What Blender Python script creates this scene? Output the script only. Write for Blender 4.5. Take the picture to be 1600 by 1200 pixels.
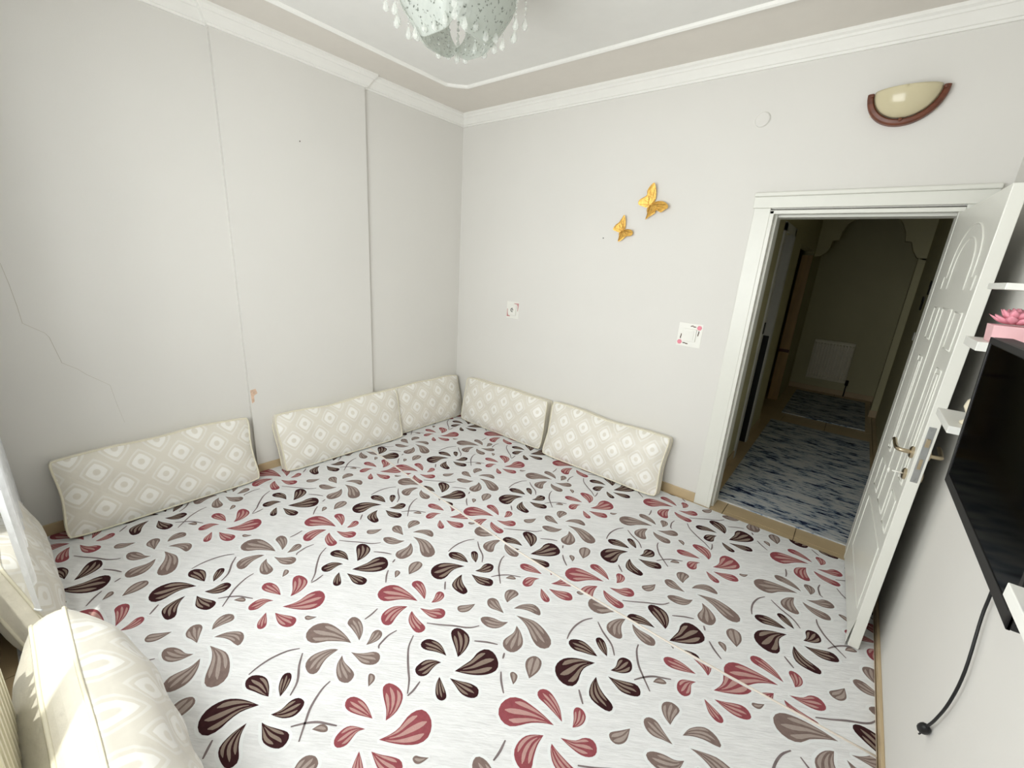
import bpy, bmesh, math, random
from mathutils import Matrix, Vector, Quaternion

random.seed(7)
for o in list(bpy.data.objects):
    bpy.data.objects.remove(o)
SC = bpy.context.scene
COL = SC.collection

# ------------------------------------------------------------------ camera
cam_d = bpy.data.cameras.new('camera')
cam_d.sensor_width = 36.0
cam_d.lens = 14.888
cam_d.clip_start = 0.03
cam = bpy.data.objects.new('camera', cam_d)
COL.objects.link(cam)
_R = Matrix(((0.772994, -0.223302, 0.593815), (0.631139, 0.175699, -0.755509), (0.064374, 0.958784, 0.276749)))
cam.matrix_world = Matrix.Translation((3.2822, -3.1693, 1.6675)) @ _R.to_4x4()
SC.camera = cam

# ------------------------------------------------------------------ light
world = bpy.data.worlds.new('sky')
SC.world = world
world.use_nodes = True
wn = world.node_tree
bg = wn.nodes['Background']
bg.inputs[0].default_value = (0.88, 0.93, 1.0, 1)
bg.inputs[1].default_value = 0.7

def area(name, loc, rot, sx, sy, power, color):
    d = bpy.data.lights.new(name, 'AREA')
    d.shape = 'RECTANGLE'; d.size = sx; d.size_y = sy; d.energy = power; d.color = color
    o = bpy.data.objects.new(name, d); COL.objects.link(o)
    o.location = loc; o.rotation_euler = rot
    return o
# daylight arriving at the window behind the camera
area('window_front_offscreen', (2.0, -3.62, 1.66), (math.radians(90), 0, 0), 2.1, 1.65, 108, (1.0, 0.979, 0.972))
sun_d = bpy.data.lights.new('sun_offscreen', 'SUN'); sun_d.energy = 3.5; sun_d.angle = 0.01; sun_d.color = (1.0, 0.96, 0.88)
sun = bpy.data.objects.new('sun_offscreen', sun_d); COL.objects.link(sun)
sun.rotation_euler = Vector((-0.30, 0.185, -0.92)).to_track_quat('-Z', 'Y').to_euler()
SC.view_settings.view_transform = 'Standard'
SC.view_settings.look = 'None'
SC.view_settings.gamma = 1.0
SC.view_settings.use_curve_mapping = False
SC.view_settings.exposure = 0.0

# ------------------------------------------------------------------ helpers
def lin(c):
    return tuple(((v/255)/12.92 if v/255 <= 0.04045 else ((v/255+0.055)/1.055)**2.4) for v in c)

def mat(name, rgb, rough=0.6, metal=0.0, var=0.04, scale=12.0, bump=0.0, bscale=60.0, spec=0.5, stretch=None, sheen=0.0, turn=0.0):
    m = bpy.data.materials.new(name); m.use_nodes = True
    nt = m.node_tree; b = nt.nodes['Principled BSDF']
    b.inputs['Roughness'].default_value = rough
    b.inputs['Metallic'].default_value = metal
    b.inputs['Specular IOR Level'].default_value = spec
    if sheen: b.inputs['Sheen Weight'].default_value = sheen
    c = lin(rgb)
    tc = nt.nodes.new('ShaderNodeTexCoord')
    src = tc.outputs['Object']
    if turn:
        m0 = nt.nodes.new('ShaderNodeMapping'); m0.inputs['Rotation'].default_value = (0, 0, turn)
        nt.links.new(src, m0.inputs[0]); src = m0.outputs[0]
    if stretch:
        mp = nt.nodes.new('ShaderNodeMapping'); mp.inputs['Scale'].default_value = stretch
        nt.links.new(src, mp.inputs[0]); src = mp.outputs[0]
    n = nt.nodes.new('ShaderNodeTexNoise'); n.inputs['Scale'].default_value = scale; n.inputs['Detail'].default_value = 4
    nt.links.new(src, n.inputs['Vector'])
    r = nt.nodes.new('ShaderNodeValToRGB')
    r.color_ramp.elements[0].position = 0.3; r.color_ramp.elements[1].position = 0.7
    r.color_ramp.elements[0].color = tuple(max(0, v*(1-var)) for v in c)+(1,)
    r.color_ramp.elements[1].color = tuple(min(1, v*(1+var)) for v in c)+(1,)
    nt.links.new(n.outputs['Fac'], r.inputs[0]); nt.links.new(r.outputs[0], b.inputs['Base Color'])
    if bump:
        n2 = nt.nodes.new('ShaderNodeTexNoise'); n2.inputs['Scale'].default_value = bscale; n2.inputs['Detail'].default_value = 3
        nt.links.new(src, n2.inputs['Vector'])
        bp = nt.nodes.new('ShaderNodeBump'); bp.inputs['Strength'].default_value = bump; bp.inputs['Distance'].default_value = 0.01
        nt.links.new(n2.outputs['Fac'], bp.inputs['Height']); nt.links.new(bp.outputs[0], b.inputs['Normal'])
    return m

def tag(o, label=None, cat=None, group=None, kind=None):
    if label: o['label'] = label
    if cat: o['category'] = cat
    if group: o['group'] = group
    if kind: o['kind'] = kind
    return o

def empty(name, loc=(0, 0, 0), rz=0.0):
    o = bpy.data.objects.new(name, None); COL.objects.link(o)
    o.empty_display_size = 0.05
    o.location = loc; o.rotation_euler = (0, 0, rz)
    return o

class MB:
    def __init__(s): s.v = []; s.f = []; s.m = []
    def add(s, vs, fs, mi=0):
        k = len(s.v); s.v += [tuple(p) for p in vs]; s.f += [tuple(i+k for i in f) for f in fs]; s.m += [mi]*len(fs); return s
    def box(s, a, b, mi=0):
        x0, y0, z0 = a; x1, y1, z1 = b
        vs = [(x0,y0,z0),(x1,y0,z0),(x1,y1,z0),(x0,y1,z0),(x0,y0,z1),(x1,y0,z1),(x1,y1,z1),(x0,y1,z1)]
        return s.add(vs, [(0,3,2,1),(4,5,6,7),(0,1,5,4),(1,2,6,5),(2,3,7,6),(3,0,4,7)], mi)
    def tube(s, pts, r, n=8, closed=False, mi=0, cap=True):
        pts = [Vector(p) for p in pts]; N = len(pts); rs = r if isinstance(r, (list, tuple)) else [r]*N
        k = len(s.v); up = None
        for i, p in enumerate(pts):
            if closed: t = pts[(i+1) % N]-pts[i-1]
            else: t = pts[min(i+1, N-1)]-pts[max(i-1, 0)]
            t.normalize()
            if up is None:
                up = Vector((0,0,1)) if abs(t.z) < 0.9 else Vector((1,0,0))
            a = t.cross(up)
            if a.length < 1e-5: a = t.cross(Vector((0.3,0.9,0.2)))
            a.normalize(); b = a.cross(t); up = b
            for j in range(n):
                w = 2*math.pi*j/n; s.v.append(tuple(p+(a*math.cos(w)+b*math.sin(w))*rs[i]))
        M = N if closed else N-1
        for i in range(M):
            for j in range(n):
                i2 = (i+1) % N
                s.f.append((k+i*n+j, k+i*n+(j+1) % n, k+i2*n+(j+1) % n, k+i2*n+j)); s.m.append(mi)
        if cap and not closed:
            s.f.append(tuple(k+j for j in range(n))[::-1]); s.m.append(mi)
            s.f.append(tuple(k+(N-1)*n+j for j in range(n))); s.m.append(mi)
        return s
    def lathe(s, prof, o=(0,0,0), n=24, axis='z', a0=0.0, a1=2*math.pi, mi=0):
        full = abs(a1-a0-2*math.pi) < 1e-6; k = len(s.v); cnt = n if full else n+1
        for (r, h) in prof:
            for j in range(cnt):
                w = a0+(a1-a0)*j/n; c, d = r*math.cos(w), r*math.sin(w)
                q = {'z': (c, d, h), 'y': (c, h, d), 'x': (h, c, d)}[axis]
                s.v.append((o[0]+q[0], o[1]+q[1], o[2]+q[2]))
        for i in range(len(prof)-1):
            for j in range(n if full else n):
                j2 = (j+1) % cnt
                s.f.append((k+i*cnt+j, k+i*cnt+j2, k+(i+1)*cnt+j2, k+(i+1)*cnt+j)); s.m.append(mi)
        return s
    def sphere(s, c, r, n=8, mi=0, sc=(1,1,1)):
        pr = [(max(1e-4, r*math.sin(math.pi*i/n)), -r*math.cos(math.pi*i/n)) for i in range(n+1)]
        k = len(s.v); s.lathe(pr, (0,0,0), n+2, 'z', mi=mi)
        for i in range(k, len(s.v)):
            q = s.v[i]; s.v[i] = (c[0]+q[0]*sc[0], c[1]+q[1]*sc[1], c[2]+q[2]*sc[2])
        return s
    def prism(s, poly, fn, d0, d1, mi=0):
        n = len(poly); vs = [fn(a, b, d0) for a, b in poly]+[fn(a, b, d1) for a, b in poly]
        fs = [tuple(range(n))[::-1], tuple(range(n, 2*n))]+[(i, (i+1) % n, n+(i+1) % n, n+i) for i in range(n)]
        return s.add(vs, fs, mi)
    def mesh(s, name, mats, smooth=False):
        me = bpy.data.meshes.new(name); me.from_pydata(s.v, [], s.f)
        for m in (mats if isinstance(mats, (list, tuple)) else [mats]): me.materials.append(m)
        me.polygons.foreach_set('material_index', s.m)
        bm = bmesh.new(); bm.from_mesh(me); bmesh.ops.recalc_face_normals(bm, faces=bm.faces); bm.to_mesh(me); bm.free()
        if smooth:
            me.polygons.foreach_set('use_smooth', [True]*len(me.polygons))
        me.update(); return me
    def build(s, name, mats, parent=None, smooth=False, bevel=0.0, loc=None):
        o = bpy.data.objects.new(name, s.mesh(name, mats, smooth)); COL.objects.link(o)
        if parent: o.parent = parent
        if loc: o.location = loc
        if bevel:
            b = o.modifiers.new('bevel', 'BEVEL'); b.width = bevel; b.segments = 2; b.limit_method = 'ANGLE'
        return o

def inst(me, name, parent, loc=(0,0,0), rot=(0,0,0)):
    o = bpy.data.objects.new(name, me); COL.objects.link(o); o.parent = parent
    o.location = loc; o.rotation_euler = rot; return o

def catmull(pts, n=4, closed=False):
    out = []; N = len(pts)
    rng = range(N) if closed else range(N-1)
    for i in rng:
        if closed: p0, p1, p2, p3 = pts[i-1], pts[i], pts[(i+1) % N], pts[(i+2) % N]
        else: p0, p1, p2, p3 = pts[max(i-1,0)], pts[i], pts[i+1], pts[min(i+2,N-1)]
        for j in range(n):
            t = j/n
            out.append(tuple(0.5*((2*b)+(c-a)*t+(2*a-5*b+4*c-d)*t*t+(-a+3*b-3*c+d)*t**3) for a, b, c, d in zip(p0, p1, p2, p3)))
    if not closed: out.append(tuple(pts[-1]))
    return out

# ------------------------------------------------------------------ materials
M = {}
M['wall'] = mat('wall_paint', (226,224,219), 0.75, var=0.012, scale=1.5, bump=0.03, bscale=180, spec=0.3)
M['ceil_border'] = mat('ceiling_border_paint', (226,221,213), 0.8, var=0.01, spec=0.2)
M['ceil'] = mat('ceiling_paint', (232,231,227), 0.8, var=0.01, spec=0.2)
M['plaster'] = mat('plaster_moulding', (240,239,234), 0.6, var=0.01)
M['tile'] = mat('floor_tile_beige', (196,174,138), 0.35, var=0.05, scale=5, bump=0.01)
M['grout'] = mat('tile_grout', (120,100,76), 0.9)
M['skirt'] = mat('skirting_tile', (200,178,142), 0.4, var=0.05, scale=6)
M['doorwhite'] = mat('door_white_lacquer', (228,228,220), 0.35, var=0.01)
M['nickel'] = mat('brushed_nickel', (190,176,150), 0.28, 1.0, var=0.06, scale=40)
M['steel'] = mat('lock_steel', (168,170,170), 0.4, 0.8, var=0.06, scale=30)
M['brass'] = mat('gold_metal', (226,178,88), 0.40, 0.5, var=0.2, scale=60, bump=0.3, bscale=90)
M['vein'] = mat('gold_vein', (150,98,34), 0.45, 0.6, var=0.1)
M['black'] = mat('black_plastic', (9,9,11), 0.5, var=0.1)
M['screen'] = mat('tv_screen_gloss', (3,3,5), 0.09, var=0.05, spec=0.25)
M['whitepl'] = mat('white_plastic', (238,237,230), 0.35, var=0.01)
M['shelf'] = mat('white_shelf_laminate', (236,236,230), 0.4, var=0.01)
M['pinkpot'] = mat('pink_ceramic_pot', (244,196,200), 0.5, var=0.03)
M['pinkleaf'] = mat('pink_succulent_leaf', (242,160,176), 0.5, var=0.08, scale=30)
M['wood'] = mat('mahogany_wood', (104,56,36), 0.4, var=0.25, scale=9, stretch=(1,1,6))
M['darkmetal'] = mat('chandelier_metal', (120,108,104), 0.35, 0.7, var=0.08)
M['pinkrose'] = mat('rose_print', (232,140,156), 0.6, var=0.15, scale=90)
M['brownleaf'] = mat('leaf_print', (84,56,40), 0.6, var=0.2, scale=80)
M['rosemark'] = mat('dusty_rose_print', (196,140,140), 0.6, var=0.1)
M['carpet'] = mat('carpet_pile_white', (229,229,229), 0.95, var=0.07, scale=38, bump=0.4, bscale=70, stretch=(0.35,2.0,1), spec=0.1, turn=-0.62)
M['halo'] = mat('carpet_carved_halo', (233,235,235), 0.9, var=0.015, bump=0.15, bscale=300, spec=0.1)
M['p_dark'] = mat('carpet_dark_brown', (60,34,36), 0.95, var=0.15, scale=60, bump=0.3, bscale=300, spec=0.1)
M['p_darkl'] = mat('carpet_dark_stripe', (142,126,114), 0.95, var=0.06, scale=60, bump=0.3, bscale=300, spec=0.1)
M['p_rose'] = mat('carpet_rose', (150,80,86), 0.95, var=0.1, scale=60, bump=0.3, bscale=300, spec=0.1)
M['p_rosel'] = mat('carpet_rose_stripe', (192,152,146), 0.95, var=0.05, scale=60, bump=0.3, bscale=300, spec=0.1)
M['p_taupe'] = mat('carpet_taupe', (130,112,106), 0.95, var=0.1, scale=60, bump=0.3, bscale=300, spec=0.1)
M['p_taupel'] = mat('carpet_taupe_stripe', (170,156,148), 0.95, var=0.05, scale=60, bump=0.3, bscale=300, spec=0.1)
M['p_stem'] = mat('carpet_stem', (128,116,116), 0.95, var=0.15, scale=40, spec=0.1)
M['binding'] = mat('carpet_binding', (230,220,208), 0.8, var=0.05, scale=80)
M['piping'] = mat('cushion_piping', (232,226,204), 0.6, var=0.04, scale=40)
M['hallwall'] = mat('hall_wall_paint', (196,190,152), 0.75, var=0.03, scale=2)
M['halldoor'] = mat('hall_casing', (205,205,200), 0.5, var=0.02)
M['warmwood'] = mat('hall_warm_wood', (196,160,104), 0.5, var=0.12, scale=5, stretch=(4,4,0.6))
M['rad'] = mat('radiator_enamel', (232,226,200), 0.4, var=0.02)
M['crack'] = mat('plaster_crack', (176,166,148), 0.9, var=0.1)
M['chip'] = mat('bare_plaster', (220,190,166), 0.9, var=0.15, scale=50)
M['purple'] = mat('purple_plastic', (92,66,150), 0.4, var=0.05)
M['cream'] = mat('cream_porcelain', (232,222,198), 0.3, var=0.05)

def cushion_mat():
    m = bpy.data.materials.new('ogee_jacquard'); m.use_nodes = True
    nt = m.node_tree; L = nt.links.new; b = nt.nodes['Principled BSDF']
    tc = nt.nodes.new('ShaderNodeTexCoord'); sp = nt.nodes.new('ShaderNodeSeparateXYZ'); L(tc.outputs['Object'], sp.inputs[0])
    def math_(op, a, v=None, c=None):
        n = nt.nodes.new('ShaderNodeMath'); n.operation = op
        for i, q in enumerate((a, v, c)):
            if q is None: continue
            if isinstance(q, (int, float)): n.inputs[i].default_value = q
            else: L(q, n.inputs[i])
        return n.outputs[0]
    ax, az = 0.098, 0.108
    def cell(ox, oz):
        dx = math_('DIVIDE', math_('ABSOLUTE', math_('WRAP', math_('ADD', sp.outputs['X'], ox), ax, -ax)), ax)
        dz = math_('DIVIDE', math_('ABSOLUTE', math_('WRAP', math_('ADD', sp.outputs['Z'], oz), az, -az)), az)
        cx = math_('MULTIPLY_ADD', math_('COSINE', math_('MULTIPLY', dx, math.pi)), -0.5, 0.5)
        cz = math_('MULTIPLY_ADD', math_('COSINE', math_('MULTIPLY', dz, math.pi)), -0.5, 0.5)
        d = math_('ADD', math_('MULTIPLY', math_('ADD', math_('POWER', dx, 0.95), math_('POWER', dz, 0.95)), 0.55), math_('MULTIPLY', math_('ADD', cx, cz), 0.45))
        r = math_('ADD', math_('MULTIPLY', dx, dx), math_('MULTIPLY', dz, dz))
        return d, r
    d1, r1 = cell(0, 0); d2, r2 = cell(ax, az)
    d = math_('MINIMUM', d1, d2); r = math_('MINIMUM', r1, r2)
    ramp = nt.nodes.new('ShaderNodeValToRGB'); e = ramp.color_ramp.elements
    W = lin((246,244,238))+(1,); T = lin((227,222,210))+(1,); Mi = lin((237,234,226))+(1,)
    e[0].position = 0; e[0].color = W; e[1].position = 0.45; e[1].color = W
    for p, c in ((0.48, T), (0.62, T), (0.65, Mi), (0.76, Mi), (0.79, T), (1.0, T)):
        q = e.new(p); q.color = c
    L(d, ramp.inputs[0])
    ring = nt.nodes.new('ShaderNodeValToRGB'); g = ring.color_ramp.elements
    g[0].position = 0.020; g[0].color = (1,1,1,1); g[1].position = 0.034; g[1].color = (0,0,0,1)
    L(r, ring.inputs[0])
    mx = nt.nodes.new('ShaderNodeMix'); mx.data_type = 'RGBA'
    L(ring.outputs[0], mx.inputs['Factor']); L(ramp.outputs[0], mx.inputs['A']); mx.inputs['B'].default_value = T
    L(mx.outputs['Result'], b.inputs['Base Color'])
    b.inputs['Roughness'].default_value = 0.42; b.inputs['Sheen Weight'].default_value = 0.25
    wv = nt.nodes.new('ShaderNodeTexNoise'); wv.inputs['Scale'].default_value = 7; wv.inputs['Detail'].default_value = 3
    L(tc.outputs['Object'], wv.inputs['Vector'])
    hs = math_('ADD', math_('MULTIPLY', wv.outputs['Fac'], 1.2), math_('MULTIPLY', d, -0.25))
    bp = nt.nodes.new('ShaderNodeBump'); bp.inputs['Strength'].default_value = 0.5; bp.inputs['Distance'].default_value = 0.02
    L(hs, bp.inputs['Height']); L(bp.outputs[0], b.inputs['Normal'])
    return m
M['cushion'] = cushion_mat()
M['gusset'] = mat('cushion_side_cloth', (229,223,207), 0.5, var=0.04, scale=20, bump=0.3, bscale=30, sheen=0.2)

def rug_mat():
    m = bpy.data.materials.new('abstract_blue_rug'); m.use_nodes = True
    nt = m.node_tree; L = nt.links.new; b = nt.nodes['Principled BSDF']; b.inputs['Roughness'].default_value = 0.95
    b.inputs['Specular IOR Level'].default_value = 0.1
    tc = nt.nodes.new('ShaderNodeTexCoord')
    def noise(sc, st, det):
        mp = nt.nodes.new('ShaderNodeMapping'); mp.inputs['Scale'].default_value = st; L(tc.outputs['Object'], mp.inputs[0])
        n = nt.nodes.new('ShaderNodeTexNoise'); n.inputs['Scale'].default_value = sc; n.inputs['Detail'].default_value = det; n.inputs['Roughness'].default_value = 0.75
        L(mp.outputs[0], n.inputs['Vector']); return n.outputs['Fac']
    a = noise(3.6, (1, 2.6, 1), 6); c = noise(15, (0.55, 2.6, 1), 4)
    mx = nt.nodes.new('ShaderNodeMath'); mx.operation = 'MULTIPLY_ADD'; mx.inputs[1].default_value = 0.55; L(c, mx.inputs[0])
    mm = nt.nodes.new('ShaderNodeMath'); mm.operation = 'MULTIPLY'; mm.inputs[1].default_value = 0.55; L(a, mm.inputs[0]); L(mm.outputs[0], mx.inputs[2])
    r = nt.nodes.new('ShaderNodeValToRGB'); e = r.color_ramp.elements
    e[0].position = 0.42; e[0].color = lin((12,16,40))+(1,); e[1].position = 0.66; e[1].color = lin((206,206,204))+(1,)
    for p, q in ((0.475, (24,32,66)), (0.495, (96,114,138)), (0.53, (164,174,184)), (0.58, (196,198,198))):
        n = e.new(p); n.color = lin(q)+(1,)
    L(mx.outputs[0], r.inputs[0]); L(r.outputs[0], b.inputs['Base Color'])
    return m
M['rug'] = rug_mat()

def glass_mat(name, tint, rough, speck, alpha, trans=0.0):
    m = bpy.data.materials.new(name); m.use_nodes = True
    nt = m.node_tree; L = nt.links.new; b = nt.nodes['Principled BSDF']; out = nt.nodes['Material Output']
    b.inputs['Base Color'].default_value = lin(tint)+(1,); b.inputs['Roughness'].default_value = rough
    tr = nt.nodes.new('ShaderNodeBsdfTransparent'); tr.inputs[0].default_value = tuple(0.5+0.5*v for v in lin(tint))+(1,)
    mx = nt.nodes.new('ShaderNodeMixShader'); mx.inputs[0].default_value = alpha
    if speck:
        tc = nt.nodes.new('ShaderNodeTexCoord'); n = nt.nodes.new('ShaderNodeTexNoise'); n.inputs['Scale'].default_value = 70; n.inputs['Detail'].default_value = 2
        L(tc.outputs['Object'], n.inputs['Vector'])
        r = nt.nodes.new('ShaderNodeValToRGB'); r.color_ramp.elements[0].position = 0.34; r.color_ramp.elements[1].position = 0.40
        r.color_ramp.elements[0].color = lin((56,58,52))+(1,); r.color_ramp.elements[1].color = lin(tint)+(1,)
        L(n.outputs['Fac'], r.inputs[0]); L(r.outputs[0], b.inputs['Base Color'])
    surf = b.outputs[0]
    if trans:
        tl = nt.nodes.new('ShaderNodeBsdfTranslucent'); tl.inputs[0].default_value = lin(tint)+(1,)
        ms = nt.nodes.new('ShaderNodeMixShader'); ms.inputs[0].default_value = trans
        L(surf, ms.inputs[1]); L(tl.outputs[0], ms.inputs[2]); surf = ms.outputs[0]
    L(tr.outputs[0], mx.inputs[1]); L(surf, mx.inputs[2]); L(mx.outputs[0], out.inputs[0])
    return m
M['pane'] = glass_mat('mottled_glass', (230,234,229), 0.15, True, 0.55, 0.4)
M['crystal'] = glass_mat('clear_crystal', (240,242,238), 0.04, False, 0.30)
M['sconceglass'] = glass_mat('frosted_amber_glass', (214,204,170), 0.18, False, 0.93)
M['window'] = glass_mat('window_glass', (245,250,250), 0.02, False, 0.05)

def curtain_mat():
    m = bpy.data.materials.new('tulle_curtain'); m.use_nodes = True
    nt = m.node_tree; L = nt.links.new; b = nt.nodes['Principled BSDF']; out = nt.nodes['Material Output']
    b.inputs['Base Color'].default_value = lin((248,250,252))+(1,); b.inputs['Roughness'].default_value = 0.8
    tl = nt.nodes.new('ShaderNodeBsdfTranslucent'); tl.inputs[0].default_value = lin((250,251,254))+(1,)
    tr = nt.nodes.new('ShaderNodeBsdfTransparent')
    m1 = nt.nodes.new('ShaderNodeMixShader'); m1.inputs[0].default_value = 0.4
    L(b.outputs[0], m1.inputs[1]); L(tl.outputs[0], m1.inputs[2])
    tc = nt.nodes.new('ShaderNodeTexCoord'); v = nt.nodes.new('ShaderNodeTexVoronoi'); v.inputs['Scale'].default_value = 22
    L(tc.outputs['Object'], v.inputs['Vector'])
    r = nt.nodes.new('ShaderNodeValToRGB'); r.color_ramp.elements[0].color = (0.0,0.0,0.0,1); r.color_ramp.elements[1].color = (0.10,0.10,0.10,1)
    r.color_ramp.elements[0].position = 0.3; r.color_ramp.elements[1].position = 0.5
    L(v.outputs['Distance'], r.inputs[0])
    m2 = nt.nodes.new('ShaderNodeMixShader'); L(r.outputs[0], m2.inputs[0]); L(m1.outputs[0], m2.inputs[1]); L(tr.outputs[0], m2.inputs[2])
    L(m2.outputs[0], out.inputs[0])
    return m
M['curtain'] = curtain_mat()

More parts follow.
